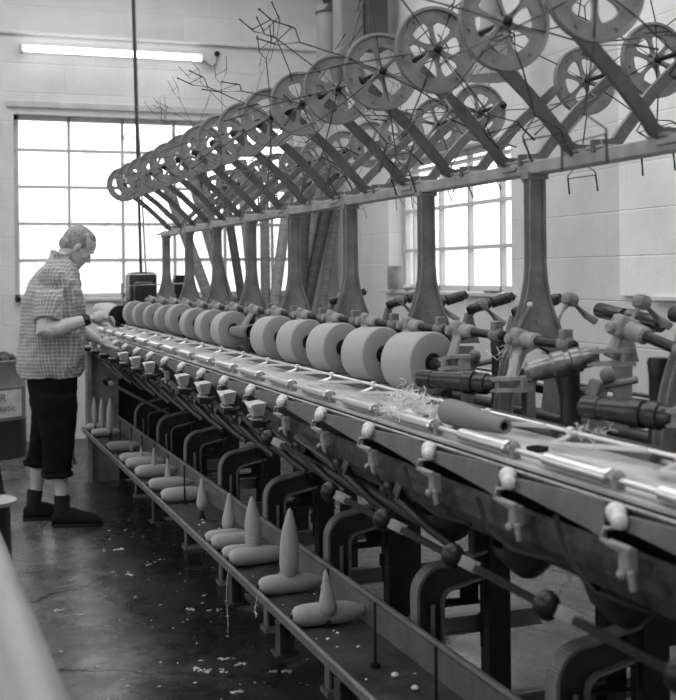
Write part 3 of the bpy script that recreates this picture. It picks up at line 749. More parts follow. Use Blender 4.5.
# ------------------------------------------------------------------ package holders and packages
AX = V((-.29, .957, .0)).normalized()
def rot_about(v, ang): return V((v.x*math.cos(ang) - v.y*math.sin(ang), v.x*math.sin(ang) + v.y*math.cos(ang), v.z))
def holder_parts(root, S, mp0, mp1, cr, boss, long_mandrel, drop=.008, mm='mandrel'):
    o = V((1.60, S, 1.0)); B = V(boss)
    m_ = MB(); m_.lathe([(0, .055), (.02, .05), (.06, .030), (.16, .026), (.24, .026), (.275, .030), (.287, .026)], (1.64, S - .15, .985), (0, 0, 1), 14)
    m_.box((1.64, S - .15, .99), (.16, .12, .02), bev=.004)
    m_.build('pedestal', M['dark'], root)
    m_ = MB(); sh1 = B + V((.03, -.25, -drop)); m_.rod(B, sh1, .0135, 14); m_.build('pivot_shaft', M['black'], root)
    dd = (sh1 - B).normalized()
    m_ = MB(); m_.rod(B + dd*.02, B + dd*.085, .022, 16); m_.build('shaft_sleeve', M['arm'], root)
    m_ = MB(); m_.rod(B + dd*.185, B + dd*.235, .021, 12); m_.box(B + dd*.21 + V((0, 0, .025)), (.03, .03, .035), bev=.004); m_.build('shaft_clamp', M['cast'], root)
    m_ = MB(); m_.box(B, (.055, .05, .055), rot=(.1, .35, 0), bev=.012); m_.rod(B + V((-.045, 0, .0)), B + V((.045, 0, .0)), .016, 12); m_.build('boss', M['arm'], root)
    Cr = V(cr); m_ = MB(); m_.tube([B, B*.6 + Cr*.4, Cr], .016, 8, rr=[.017, .014, .019]); m_.build('arm', M['arm'], root)
    # cradle: two cheek plates holding the mandrel root
    A = V(mp0); ax = (V(mp1) - A).normalized(); side = ax.cross(V((0, 0, 1))).normalized()
    m_ = MB()
    for sg in (-1, 1):
        m_.bar([Cr + V((.055, -.02, .016*sg)), Cr + V((0, 0, .016*sg)), A + V((0, 0, .015*sg)) + ax*.015], .042, .011, up=(0, .01, 1))
    m_.box(Cr + V((.035, -.012, 0)), (.035, .036, .030), bev=.005)
    m_.rod(A - V((0, 0, .02)), A + V((0, 0, .022)), .014, 12)
    m_.build('cradle', M['arm'], root)
    L = (V(mp1) - A).length; r = .021
    if long_mandrel:
        pr = [(0, .016), (.01, .020), (.03, .020), (.032, .024), (.055, .025), (.058, .021), (.07, .021), (.072, .026), (.10, .026), (.104, .023), (.16, .021), (.162, .0195), (L - .055, .019), (L - .053, .0215), (L - .01, .0205), (L, .012)]; pr = [(t, r_*1.27) for t, r_ in pr]
    else: pr = [(0, .018), (.02, .022), (.04, .022), (.045, .018), (L, .016)]
    m_ = MB(); m_.lathe(pr, A, ax, 24, smooth=True); m_.build('mandrel', M[mm], root)
def front_holder(S):
    root = empty('package_holder', (1.60, S, 1.0), 'x', 'spindle holder', 'spindle holders along the front of the winding machine')
    f = V((1.472, S - .035, 1.20))
    holder_parts(root, S, f + V((.012, -.05, -.0)), f + AX*.15, f + V((.030, -.058, .008)), (1.60, S + .05, 1.295), False)
    return root
base = front_holder(3.25)
ordn = ['nearest', 'second', 'third', 'fourth', 'fifth', 'sixth', 'seventh', 'eighth', 'ninth', 'tenth', 'eleventh', 'twelfth', 'thirteenth', 'fourteenth', 'fifteenth', 'sixteenth', 'seventeenth']
stations = [3.25 + .4*k for k in range(14)]
for k, S in enumerate(stations):
    if k == 0: h_ = base
    else: h_ = copy_tree(base); h_.location = (1.60, S, 1.0)
    h_['label'] = 'grey pivoting spindle arm carrying the %s yarn package from the camera' % ordn[k if k < 5 else k - 1] if k != 5 else 'grey pivoting spindle arm holding only a slim empty cone in the gap between packages'
# bare swung-out holder at the near side, dark ribbed mandrel pointing left
S = 2.85
h_ = empty('package_holder', (1.60, S, 1.0), 'grey spindle arm with bare dark ribbed mandrel pointing left beside the largest package', 'spindle holder', 'spindle holders along the front of the winding machine')
holder_parts(h_, S, (1.50, 2.855, 1.165), (1.355, 3.075, 1.172), (1.53, 2.83, 1.168), (1.60, S + .055, 1.288), True)
S = 2.45
h_ = empty('package_holder', (1.60, S, 1.0), 'grey spindle arm raised high with a polished bare mandrel, nearest of the front row', 'spindle holder', 'spindle holders along the front of the winding machine')
holder_parts(h_, S, (1.535, 2.42, 1.272), (1.385, 2.49, 1.232), (1.565, 2.395, 1.270), (1.60, 2.39, 1.342), True, .06, 'gunmetal')
S = 2.05
h_ = empty('package_holder', (1.60, S, 1.0), 'spindle arm at the right edge of the front row, partly behind the curved post', 'spindle holder', 'spindle holders along the front of the winding machine')
holder_parts(h_, S, (1.50, 2.055, 1.165), (1.405, 2.27, 1.172), (1.53, 2.03, 1.168), (1.60, S + .055, 1.288), True)

def package(S, R, L, label, dz=0., seedr=0):
    f = V((1.472, S - .035, 1.20 + dz))
    root = empty('yarn_package', f + V((0, 0, -R)), label, 'yarn package', 'yarn packages in a row on the winding machine')
    e = .006; ri = .030
    ang = math.atan2(-AX.x, AX.y)
    o = MB().lathe([(.004, ri), (0, ri + .004), (-.0, R*.55), (.0, R - e), (e*.4, R - e*.3), (e, R), (L - e, R*.95), (L, R*.93), (L - .002, ri)], (0, 0, 0), (0, 0, 1), 48, closed=True)
    w = WPOS[root.name]
    ob = o.build('wound_yarn', M['yarnpack'], None); ob.parent = root; ob.location = f - w; ob.rotation_euler = (-PI/2, 0, ang)
    o = MB().lathe([(-.006, ri - .001), (-.006, ri - .006), (L + .004, ri - .008), (L + .004, ri - .002)], (0, 0, 0), (0, 0, 1), 32, closed=True)
    ob = o.build('core_tube', M['rubber'], None); ob.parent = root; ob.location = f - w; ob.rotation_euler = (-PI/2, 0, ang)
    return root
names = ['largest pale yarn package, nearest the camera, touching the bare dark mandrel', 'pale yarn package second from the camera in the front row', 'pale yarn package third from the camera in the front row',
         'pale yarn package fourth from the camera in the front row', 'pale yarn package fifth from the camera, right beside the gap', None,
         'pale yarn package just left of the gap holding the slim empty cone', 'yarn package second to the left of the gap', 'yarn package third to the left of the gap', 'yarn package sitting raised, fourth to the left of the gap',
         'flat yarn package fifth to the left of the gap', 'flat yarn package sixth to the left of the gap', 'flat yarn package second from the far end of the row', 'flat yarn package at the far end of the row, next to the man\'s hands']
RR = [.097, .096, .095, .094, .096, 0, .094, .092, .090, .094, .090, .090, .092, .092]
LL = [.145, .125, .118, .112, .108, 0, .085, .07, .065, .065, .055, .05, .05, .05]
for k, S in enumerate(stations):
    if names[k]: package(S, RR[k], LL[k], names[k], .012 if k == 9 else 0.)
# slim cone in the gap
root = empty('empty_cone', (1.45, 5.28, 1.165), 'slim dark paper cone on a spindle in the gap between the yarn packages', 'cone')
f = V((1.462, 5.245, 1.205))
MB().lathe([(.0, .034), (.002, .036), (.17, .022), (.172, .017), (0, .030)], f, AX, 24, closed=True).build('cone_shell', M['cone'], root)
MB().lathe([(0, .034), (.006, .0385), (.014, .037), (.014, .034)], f, AX, 24, closed=True).build('cone_rim', M['leather'], root)

# rear holders
def rear_holder(Y, mode, label):
    root = empty('rear_package_holder', (1.96, Y, 1.0), label, 'spindle holder', 'spindle holders along the rear of the winding machine')
    B = V((2.0, Y + .02, 1.385)) if mode == 'A' else V((1.99, Y, 1.355))
    m_ = MB(); m_.lathe([(0, .05), (.03, .04), (.12, .028), (.22, .03)], (1.93, Y + .02, .98), (0, 0, 1), 12)
    m_.prism([(1.90, Y + .01, 1.21), (1.985, Y + .01, 1.21), (1.955, Y + .01, 1.325), (1.935, Y + .01, 1.325)], (0, .03, 0), bev=.004); m_.build('pedestal', M['cast'], root)
    m_ = MB(); m_.tube([(1.94, Y + .025, 1.30), B], .013, 8); m_.tube([B, B + V((.05, -.01, -.05)), B + V((.085, -.02, -.075))], .012, 8); m_.build('arm', M['arm'], root)
    m_ = MB(); m_.box(B, (.052, .05, .045), rot=(0, .4, .2), bev=.018); m_.build('boss', M['cast'], root)
    if mode == 'A':
        a, b = V((2.10, Y + .01, 1.350)), V((2.10, Y - .33, 1.312))
    else:
        a, b = V((1.93, Y, 1.335)), V((2.115, Y - .01, 1.385))
    ax = (b - a).normalized(); L = (b - a).length
    m_ = MB(); m_.lathe([(t_, r_*(1.35 if mode == 'A' else 1.0)) for t_, r_ in [(0, .014), (.01, .019), (L*.45, .019), (L*.46, .013), (L*.52, .013), (L*.53, .021), (L*.9, .021), (L*.92, .018), (L, .017)]], a, ax, 16); m_.build('mandrel', M['mandrel'], root)
    m_ = MB(); m_.rod(b - ax*.002, b + ax*.012, .008, 10); m_.build('mandrel_tip', M['steel'], root)
    return root
rear_holder(3.27, 'A', 'rear spindle arm with dark mandrel pointing at the camera, right of the large post')
for k, (Y, lab) in enumerate(((3.90, 'rear spindle arm with black mandrel tilted up right, left of the large post'), (4.30, 'rear spindle arm with stub mandrel just left of the second largest gap between posts'),
                              (4.70, 'rear spindle arm with black mandrel tip poking out beside the second post'), (5.45, 'rear spindle arm with short mandrel glimpsed before the fourth post'))):
    rear_holder(Y, 'B', lab)
rear_holder(2.87, 'A', 'rear spindle arm at the right edge behind the curved post')
rear_holder(3.55, 'C', 'lower rear spindle arm whose stub mandrel rises close to the large post')
# extra machine clutter visible between holders
m_ = MB(); m_.box((1.70, 3.45, 1.16), (.05, .04, .05), rot=(.3, .2, .4), bev=.006); m_.ball((1.72, 3.43, 1.20), .022, seg=10); m_.rod((1.66, 3.5, 1.15), (1.78, 3.38, 1.19), .010, 10); m_.box((1.70, 3.45, 1.08), (.03, .04, .15), bev=.004)
ct = m_.build('clamp_block', M['cast'], mach, origin=(1.7, 3.45, 1.1))
for k in range(-2, 13):
    if k: put_part(ct, mach, (1.7, 3.45 + .4*k + random.uniform(-.03, .03), 1.1))

# ------------------------------------------------------------------ swifts (wire reels on slanting bars)
RW = .1175
def wheel_mb(solid=False):
    """wheel around the Y axis, centred on the origin"""
    m_ = MB(); seg = 64; ri = .077
    m_.lathe([(-.004, ri), (-.004, RW - .010), (-.012, RW - .008), (-.012, RW), (-.007, RW + .001), (-.004, RW - .004), (.006, RW - .004), (.009, RW), (.014, RW - .002), (.014, RW - .010), (.005, RW - .012), (.005, ri)], (0, 0, 0), (0, 1, 0), seg, closed=True)
    m_.lathe([(-.012, .006), (-.012, .012), (-.006, .017), (-.004, .023), (.005, .023), (.014, .018), (.02, .006)], (0, 0, 0), (0, 1, 0), 24, closed=True)
    for k in range(6):
        a = 2*PI*k/6 + .2
        u = V((math.cos(a), 0, math.sin(a))); w = V((-math.sin(a), 0, math.cos(a)))
        prof = [(.016, .010), (.026, .0075), (.036, .0062), (.052, .0062), (.064, .0078), (.072, .0120), (.0785, .0200)]
        poly = [u*r + w*h for r, h in prof] + [u*r - w*h for r, h in reversed(prof)]
        m_.prism([p + V((0, -.0035, 0)) for p in poly], (0, .008, 0))
    for k in range(6):
        a = 2*PI*(k + .5)/6 + .2
        m_.cyl((.097*math.cos(a), -.009, .097*math.sin(a)), (.097*math.cos(a), -.002, .097*math.sin(a)), .004, seg=8)
    return m_
wheel_me = wheel_mb().mesh('wheel', M['wheel'])
m_ = MB(); m_.rod((0, -.028, 0), (0, .02, 0), .010, 12); m_.rod((0, -.034, 0), (0, -.012, 0), .006, 10)
m_.box((0, -.02, 0), (.022, .008, .022), rot=(0, .4, 0), bev=.003); hub_me = m_.mesh('hub', M['dark'])
def arm_mesh(w, R0, R1, bend, r):
    """wire spoke along +X from the hub, house shaped fork whose width lies along Y"""
    m_ = MB(); ye = .0
    m_.tube([(.015, -.010, 0), (RW, -.016 + bend*.3, 0), (R0, bend, 0)], r, 6)
    for sg in (-1, 1):
        m_.tube([(R0, bend, 0), (R0 + .045, bend + sg*w/2, .0), (R1, bend + sg*(w/2 + .002), .004)], r, 6)
        m_.tube([(R0 + .055, bend + sg*w/2, 0), (R1, bend + sg*(w/2 + .002), .004)], r*1.6, 6)
    m_.tube([(R0 + .055, bend - w/2, 0), (R0 + .055, bend + w/2, .0)], r*.8, 6)
    return m_.mesh('wire_arm', M['wire'])
def arm_set(r): return [arm_mesh(.20, .262, .375, .02, r), arm_mesh(.21, .25, .365, -.02, r), arm_mesh(.17, .27, .38, .05, r), arm_mesh(.20, .235, .35, .0, r)]
arm_meshes = arm_set(.0022); arm_far = arm_set(.0012)
def obj_from(me, name, parent, loc=(0, 0, 0), rot=(0, 0, 0)):
    o = bpy.data.objects.new(name, me); COL.objects.link(o); o.parent = parent; o.location = loc; o.rotation_euler = rot; return o
def swift(Y, side, label, z, nwheel=True, phase=None, n_arm=6, skip=()):
    """side -1: front row, +1: rear row; Y is the wheel plane"""
    X = 1.32 if side < 0 else 2.145
    g = 'wire swifts along the front row above the rail' if side < 0 else 'wire swifts along the rear row above the rail'
    foot = V((1.73, Y + (.33 if side < 0 else -.35), 1.812)); end = V((X, Y + (.165 if side < 0 else -.20), z))
    root = empty('yarn_swift', foot, label, 'yarn swift', g)
    # slanting flat bar with a turned-out foot
    d = (end - foot); sx = -side
    k1 = foot + V((side*.045, 0, .012)) + V((0, d.y*.08, 0)); k2 = foot + V((side*.075, d.y*.14, .045))
    m_ = MB(); m_.bar([foot + V((-side*.035, 0, .002)), foot + V((side*.015, 0, .004)), k1, k2, foot + d*.5 + V((0, 0, .005)), end], .016, .034, up=(-side*.7, 0, .7))
    m_.build('support_bar', M['bar'], root)
    m_ = MB(); m_.box(foot + V((0, 0, -.001)), (.06, .085, .009), bev=.002); m_.rod(foot + V((-side*.01, 0, 0)), foot + V((-side*.01, 0, .022)), .008, 8); m_.build('foot_bolt', M['rail'], root)
    if not nwheel: return root
    c = V((X, Y, z))
    m_ = MB(); m_.rod(end + V((0, .02 if side < 0 else -.03, 0)), c, .008, 10); m_.ball(end, .02, 1, .9, 1, 12); m_.build('axle', M['dark'], root)
    wh = obj_from(wheel_me, 'wheel', root, c - foot, (0, random.uniform(0, 1), 0))
    wh.rotation_euler.z = random.uniform(-.05, .05); wh.rotation_euler.x = random.uniform(-.05, .05)
    obj_from(hub_me, 'hub', root, c - foot)
    ph = random.uniform(0, 1.05) if phase is None else phase
    for k in range(n_arm):
        if k in skip: continue
        a = ph + k*2*PI/n_arm + random.uniform(-.10, .10)
        obj_from(random.choice(arm_meshes if Y < 4.8 else arm_far), 'wire_arm', root, c - foot, (random.uniform(-.1, .1), a, random.uniform(-.12, .12)))
    return root
frontY = [2.065 + .394*k for k in range(16)]
for k, Y in enumerate(frontY):
    lab = ['grey spoked wheel swift cut by the photo top edge, nearest of the front row', 'large grey spoked wheel swift second in the front row, just under the top edge'][k] if k < 2 else \
        ('grey spoked wheel swift with wire forks, %s from the camera in the front row' % ordn[k] if k < 15 else 'last small wheel swift of the front row, against the end window')
    swift(Y, -1, lab, 2.070 + min(.007*k, .036), phase=[.55, .2, .9, .35, .75, .1, .5, .85][k % 8])
rearY = [2.62 + .4*k for k in range(16)]
for k, Y in enumerate(rearY):
    if k == 3: swift(Y, 1, 'bare slanting rear bar without a wheel, in the gap of the rear row', 2.13, nwheel=False); continue
    lab = ['rear row swift mostly beyond the right edge, only wires and bar in view', 'nearest full wheel swift of the rear row, at the right edge above the rail', 'rear row wheel swift second from the right edge, with forks hanging below the rail',
           '', 'rear row wheel swift just left of the bare bar'][k] if k < 5 else 'rear row wheel swift, %s to the left of the bare bar' % ordn[k - 4]
    swift(Y, 1, lab, 2.13, phase=PI/2 - .02 if k in (1, 2) else None)

# ------------------------------------------------------------------ loose things on the machine
o = MB().lathe([(0, .030), (.004, .034), (.05, .034), (.33, .0185), (.335, .017), (.332, .011), (.30, .012), (.01, .026)], atX(449, 420, 1.285) + V((0, 0, .022)), atX(509, 437, 1.27) - atX(449, 420, 1.285), 28, closed=True).build('paper_cone', M['cone'])
tag(o, 'empty grey paper cone lying on the bright deck beside the chrome roller', 'cone')
c = V((1.275, 2.24, 1.092))
o = MB().lathe([(-.010, .017), (-.010, .024), (.000, .025), (.000, .018)], c, (0, 0, 1), 20, closed=True).build('rubber_ring', M['rubber'])
tag(o, 'small black ring lying on the deck right of the paper cone', 'ring')
o = MB().bar([atX(397, 408, 1.29), atX(427, 397, 1.40) + V((0, 0, .01))], .022, .006).build('wooden_strip', M['wood']); tag(o, 'short dark flat strip laid across the deck behind the fluff', 'strip')
random.seed(11)
m_ = MB()
def fuzz(m_, c, n, sp, r=.0012, size=.03):
    for _ in range(n):
        p = c + V((random.gauss(0, sp[0]), random.gauss(0, sp[1]), abs(random.gauss(0, sp[2])))); pts = [p]
        d = V((random.gauss(0, 1), random.gauss(0, 1), random.gauss(0, .6))).normalized()
        for _k in range(5):
            d = (d + V((random.gauss(0, .8), random.gauss(0, .8), random.gauss(0, .5)))).normalized(); p = p + d*size*.25; pts.append(p.copy())
        m_.tube(pts, r, 4)
    return m_
fc = V((1.262, 2.93, 1.085))
for q in range(16): m_.ball(fc + V((random.gauss(0, .02), random.gauss(0, .045), .010)), .020, 1, 1.2, .8, 8)
fuzz(m_, fc, 380, (.024, .055, .026), .0011, .045)
tag(m_.build('yarn_fluff', M['fluff']), 'pale clump of tangled yarn fluff caught on the roller shaft', 'fluff')
m_ = MB(); fc2 = V((1.385, 2.215, 1.125)); fuzz(m_, fc2, 22, (.010, .035, .003), .0008, .03)
tag(m_.build('yarn_fluff', M['fluff']), 'small wisp of waste yarn on the guide rod right of the paper cone', 'fluff')
# tangle of threads and the pale rod by the large post
m_ = MB(); random.seed(5)
a = atX(530, 305, 1.62); b = atX(503, 360, 1.60)
for q in range(9):
    p = b + V((random.uniform(-.05, .05), random.uniform(-.1, .12), random.uniform(-.02, .05))); p2 = a*random.uniform(.3, .7)
    t = random.uniform(.15, .7); e = b.lerp(a, t)
    mid = (p + e)/2 + V((0, random.uniform(-.05, .05), random.uniform(-.05, .02)))
    m_.tube([p, mid, e], .0013, 4)
tag(m_.build('thread_tangle', M['thread']), 'tangle of pale threads hanging by the bare mandrel at the large post', 'thread')
m_ = MB(); m_.tube([b, a], .004, 8); m_.ball(a, .009, seg=10)
tag(m_.build('thread_wand', M['porcelain']), 'slim pale rod with a knob tip rising in front of the large post', 'rod')
# pale bag and dark roll by the hands
root = empty('yarn_bag', (1.33, 8.60, 1.10), 'white wrapped yarn cone with dark end beside the man\'s hands at the far machine end', 'bag')
MB().lathe([(0, .055), (.01, .062), (.16, .075), (.30, .05), (.34, .02)], (1.36, 8.50, 1.185), (-.35, .9, .12), 20).build('wrapping', M['label'], root)
MB().lathe([(-.012, .05), (-.006, .085), (.012, .085), (.015, .05)], (1.36, 8.48, 1.175), (-.35, .9, .12), 20).build('end_disc', M['dark'], root)

# drive box with upright guard frame on the far machine end
root = empty('drive_box', (1.6, 8.8, 1.28), 'dark drive box standing on the far end of the machine before the end window', 'motor')
MB().span((1.49, 8.78, 1.28), (1.70, 8.98, 1.485), bev=.01).build('housing', M['darkm'], root)
MB().prism([(1.49, 8.78, 1.487), (1.70, 8.78, 1.487), (1.68, 8.80, 1.50), (1.6, 8.8, 1.505), (1.51, 8.80, 1.50)], (0, .15, 0)).build('lid', M['dark'], root)
MB().tube([(1.52, 8.76, 1.27), (1.52, 8.76, 1.40), (1.53, 8.76, 1.42), (1.66, 8.76, 1.42)], .008, 8).build('guard_tube', M['cast'], root)
MB().span((1.47, 8.64, .95), (1.72, 9.0, 1.28)).build('stand', M['darkm'], root)
o = MB().tube([(1.42, 8.7, 1.395), (1.6, 8.68, 1.405), (1.9, 8.66, 1.41)], .006, 8); o.rod((1.42, 8.7, 1.34), (1.42, 8.7, 1.42), .012, 10); o.rod((1.42, 8.7, 1.0), (1.42, 8.7, 1.36), .007, 8)
tag(o.build('tension_rod', M['steel']), 'thin horizontal steel rod on a little upright in front of the drive box', 'rod')
o = MB().span((1.86, 8.90, 1.0), (1.96, 9.0, 1.45), bev=.006); o.span((1.87, 8.9, 1.45), (1.95, 9.0, 1.475), bev=.004)
tag(o.build('switch_box', M['dark']), 'narrow dark box seen between the two farthest posts', 'box')
o = MB().tube([atY(133, -90, 8.9), atY(133, 0, 8.9), atY(141, 272, 8.9)], .012, 8); tag(o.build('hanging_conduit', M['darkm']), 'dark conduit hanging from the ceiling down to the drive box, the thicker left one', 'pipe')
o = MB().tube([atY(134.5, -90, 8.93), atY(134.5, 0, 8.93), atY(138, 120, 8.93), atY(146, 272, 8.93)], .008, 8); tag(o.build('hanging_conduit', M['steel']), 'thin cable dropping beside the thicker conduit to the drive box', 'pipe')

# ------------------------------------------------------------------ wall lamp, plug, knob
root = empty('fluorescent_lamp', (1.67, YB - .02, 3.50), 'lit fluorescent batten lamp fixed above the end window', 'lamp')
z = 3.50
MB().span((.84, YB - .05, z - .02), (2.50, YB, z + .045), bev=.006).build('lamp_body', M['lampbody'], root)
MB().cyl((.87, YB - .075, z), (2.47, YB - .075, z), .030, seg=16).build('lamp_tube', M['tube'], root)
for x in (.845, 2.482): MB().box((x, YB - .065, z), (.025, .07, .075), bev=.006).build('end_cap', M['paint'], root)
root = empty('wall_socket', (2.64, YB - .01, 3.55), 'round black socket on the wall with a short curled lamp cable', 'socket')
MB().rod((2.64, YB, 3.56), (2.64, YB - .03, 3.56), .026, 16).build('socket_body', M['black'], root)
MB().tube([(2.64, YB - .02, 3.535), (2.63, YB - .02, 3.46), (2.58, YB - .03, 3.43), (2.53, YB - .03, 3.47), (2.50, YB - .03, 3.50)], .008, 8).build('cable', M['cast'], root)
p = atY(18, 299, YB - .05); o = MB().rod(p + V((0, .05, 0)), p, .012, 12); o.ball(p, .028, seg=12)
tag(o.build('window_knob', M['dark']), 'small dark round knob on the wall beside the lower left window corner', 'knob')
struct(MB().span((XL, YB - .035, 3.635), (XR, YB, 3.665), bev=.006).build('trim_6', M['wall']))

# ------------------------------------------------------------------ hanging ducts behind the swifts
root = empty('ventilation_duct', (3.2, 9.6, 2.8), 'flared pale grey duct with dark strap hanging behind the front swifts', 'duct')
q = [(3.38, 2.85, .17), (3.38, 3.2, .115), (3.38, 3.9, .10)]
MB().lathe([(0, .18), (.25, .14), (.5, .115), (1.0, .105)], (3.38, 9.5, 2.82), (0, 0, 1), 20).build('duct_pipe', M['duct'], root)
MB().tube([(3.38, 9.5, 3.76), (3.38, 9.5, 3.93), (3.47, 9.5, 4.05), (3.60, 9.5, 4.12), (3.60, 9.5, 4.5)], .125, 16).build('duct_elbow', M['black'], root)
root = empty('steel_column', (3.62, 8.9, 3.0), 'dark flanged steel column dropping from the ceiling behind the largest swifts', 'column')
MB().span((3.52, 8.9, 3.35), (3.69, 9.1, 4.49)).build('column_shaft', M['ductd'], root)
MB().span((3.30, 9.0, 3.30), (3.52, 9.2, 4.49), bev=.02).build('column_casing', M['duct'], root)
root = empty('hanging_hood', (3.3, 6.4, 2.6), 'pale flared sheet hood hanging behind the rear swifts near the right window', 'hood')
MB().lathe([(0, .20), (.04, .17), (.22, .12), (.34, .07), (1.55, .06)], (3.45, 6.6, 2.72), (0, 0, 1), 20).build('hood_shell', M['duct'], root)
# ------------------------------------------------------------------ cardboard tubes leaning in the corner
tubes = [((3.35, 1.2), (3.72, 2.42), 'cardboard2', .055), ((3.22, 1.1), (3.60, 2.45), 'cardboard', .055), ((3.50, 1.1), (3.72, 2.05), 'cardboard', .05), ((3.28, 1.1), (3.45, 2.5), 'cardboard2', .05),
         ((3.02, 1.1), (3.30, 2.5), 'cardboard3', .05), ((2.96, 1.0), (3.02, 2.2), 'cardboard', .045), ((2.85, 1.0), (2.80, 2.5), 'cardboard3', .055), ((2.76, 1.0), (2.60, 2.5), 'cardboard2', .04),
         ((2.66, 1.0), (2.33, 2.4), 'cardboard', .055), ((2.62, .9), (2.42, 2.5), 'cardboard2', .04), ((2.48, 1.1), (2.10, 2.3), 'cardboard', .05)]
tl_ = ['dark wrapped cardboard tube leaning right into the corner, tallest dark one', 'grey banded cardboard tube leaning right, second from the corner', 'short grey cardboard tube leaning right, closest to the right wall',
       'dark cardboard tube leaning right between two grey ones', 'pale cardboard tube standing almost upright before the window edge', 'short grey cardboard tube upright left of the pale one', 'pale upright cardboard tube seen in the middle of the stack',
       'thin dark cardboard tube leaning slightly left beside the pale upright one', 'grey cardboard tube leaning left in the middle of the bundle', 'thin dark tube leaning left behind the grey leaning tube', 'grey tube leaning far left against the window', 'dark tube leftmost of the leaning bundle']
for i, ((xa, za), (xb, zb), mm, r) in enumerate(tubes):
    sx = (xb - xa)/(zb - za); x0 = xa - sx*za; yb = 9.85 + .05*(i % 3); yt = 10.35
    p0 = V((x0, yb, 0.0)); p1 = V((xb, yt - .0, zb)); L = (p1 - p0).length
    root = empty('cardboard_tube', p0, tl_[i], 'tube', 'cardboard tubes leaning in the corner by the end window')
    p0 = p0 + V((0, 0, r*.6))
    ob = MB().lathe([(0, r), (L, r), (L, r - .008), (0, r - .008)], (0, 0, 0), (0, 0, 1), 16, closed=True).build('tube_shell', M[mm])
    ob.parent = root; ob.location = p0 - WPOS[root.name]; ob.rotation_mode = 'QUATERNION'; ob.rotation_quaternion = (p1 - p0).to_track_quat('Z', 'Y')
# things on the right sill
o = MB().lathe([(0, .065), (.19, .065), (.2, .06), (.2, .05)], (3.78, 9.02, 1.335), (0, 0, 1), 20); tag(o.build('tin', M['cast']), 'dark cylindrical tin on the sill of the right window', 'tin')
m_ = MB()
for q in range(7): m_.ball((3.78 + random.uniform(-.02, .03), 8.82 - q*.055, 1.355), .035, 1, 1.3, random.uniform(.5, 1.2), 10)
tag(m_.build('crumpled_cloth', M['label']), 'crumpled pale rag lying on the sill beside the tin', 'cloth')
o = MB().box((3.78, 7.25, 1.338), (.05, .18, .012), bev=.003); tag(o.build('scrap_wood', M['wood']), 'small flat scrap at the near end of the right window sill', 'scrap')

# ------------------------------------------------------------------ drums and clutter behind the man
root = empty('steel_drum', (.52, 9.9, 0), 'grey steel drum with a printed pale label behind the man', 'drum')
MB().lathe([(0, .28), (.01, .29), (.30, .287), (.31, .292), (.32, .287)], (.52, 9.9, 0), (0, 0, 1), 36).build('drum_lower', M['drumdark'], root)
MB().lathe([(.32, .285), (.56, .285), (.575, .292), (.59, .285), (.78, .285), (.79, .292), (.80, .285), (.80, .27), (.77, .265)], (.52, 9.9, 0), (0, 0, 1), 36).build('drum_upper', M['drum'], root)
m_ = MB(); n = 14; A0, A1 = math.radians(-135), math.radians(-35); r = .289
for k in range(n):
    a, b = A0 + (A1 - A0)*k/n, A0 + (A1 - A0)*(k + 1)/n
    m_.prism([(.52 + r*math.cos(a), 9.9 + r*math.sin(a), .34), (.52 + r*math.cos(b), 9.9 + r*math.sin(b), .34), (.52 + r*math.cos(b), 9.9 + r*math.sin(b), .56), (.52 + r*math.cos(a), 9.9 + r*math.sin(a), .56)], (.003*math.cos(a), .003*math.sin(a), 0))
lab = m_.build('drum_label', M['label'], root)
def text(txt, size, p, rz, name, parent, m):
    cu = bpy.data.curves.new(name, 'FONT'); cu.body = txt; cu.size = size; cu.extrude = .0015; cu.align_x = 'CENTER'; cu.align_y = 'CENTER'
    t_ = bpy.data.objects.new('t', cu); COL.objects.link(t_); dg = bpy.context.evaluated_depsgraph_get()
    me = bpy.data.meshes.new_from_object(t_.evaluated_get(dg)); me.materials.clear(); me.materials.append(m); bpy.data.objects.remove(t_)
    o = bpy.data.objects.new(name, me); COL.objects.link(o); o.parent = parent; o.location = V(p) - WPOS[parent.name]; o.rotation_euler = (PI/2, 0, rz); return o
text('SBR', .09, (.56, 9.601, .50), .06, 'lettering', root, M['ink'])
text('Domestic', .075, (.56, 9.601, .42), .06, 'lettering', root, M['ink'])
m_ = MB()
for q in range(22): m_.ball((.52 + .2*math.cos(q*1.7)*(q % 5)/4.5, 9.85 + .17*math.sin(q*1.7)*(q % 5)/4.5, .80 + random.uniform(-.005, .02)), .055, 1, 1.2, random.uniform(.4, .8), 8)
tag(m_.build('rubbish_heap', M['darkm']), 'dark scraps heaped on top of the steel drum', 'scraps', kind='stuff')
# pale folded panel and post between the man and the machine end
m_ = MB(); 
for k in range(5): m_.box((1.01 + .012*k, 8.62 + .03*k, .50), (.012, .10, .86 - .02*k), rot=(.02*k, .03, .5 - .1*k), bev=.003)
tag(m_.build('leaning_boards', M['wood']), 'narrow boards standing on end at the far corner of the machine', 'boards')
tag(MB().tube([(1.015, 8.45, .12), (.985, 8.45, .35), (.985, 8.45, .7), (1.015, 8.45, .93)], .028, 12).build('rolled_sheet', M['cast']), 'pale bowed roll standing between the man and the machine end', 'roll')

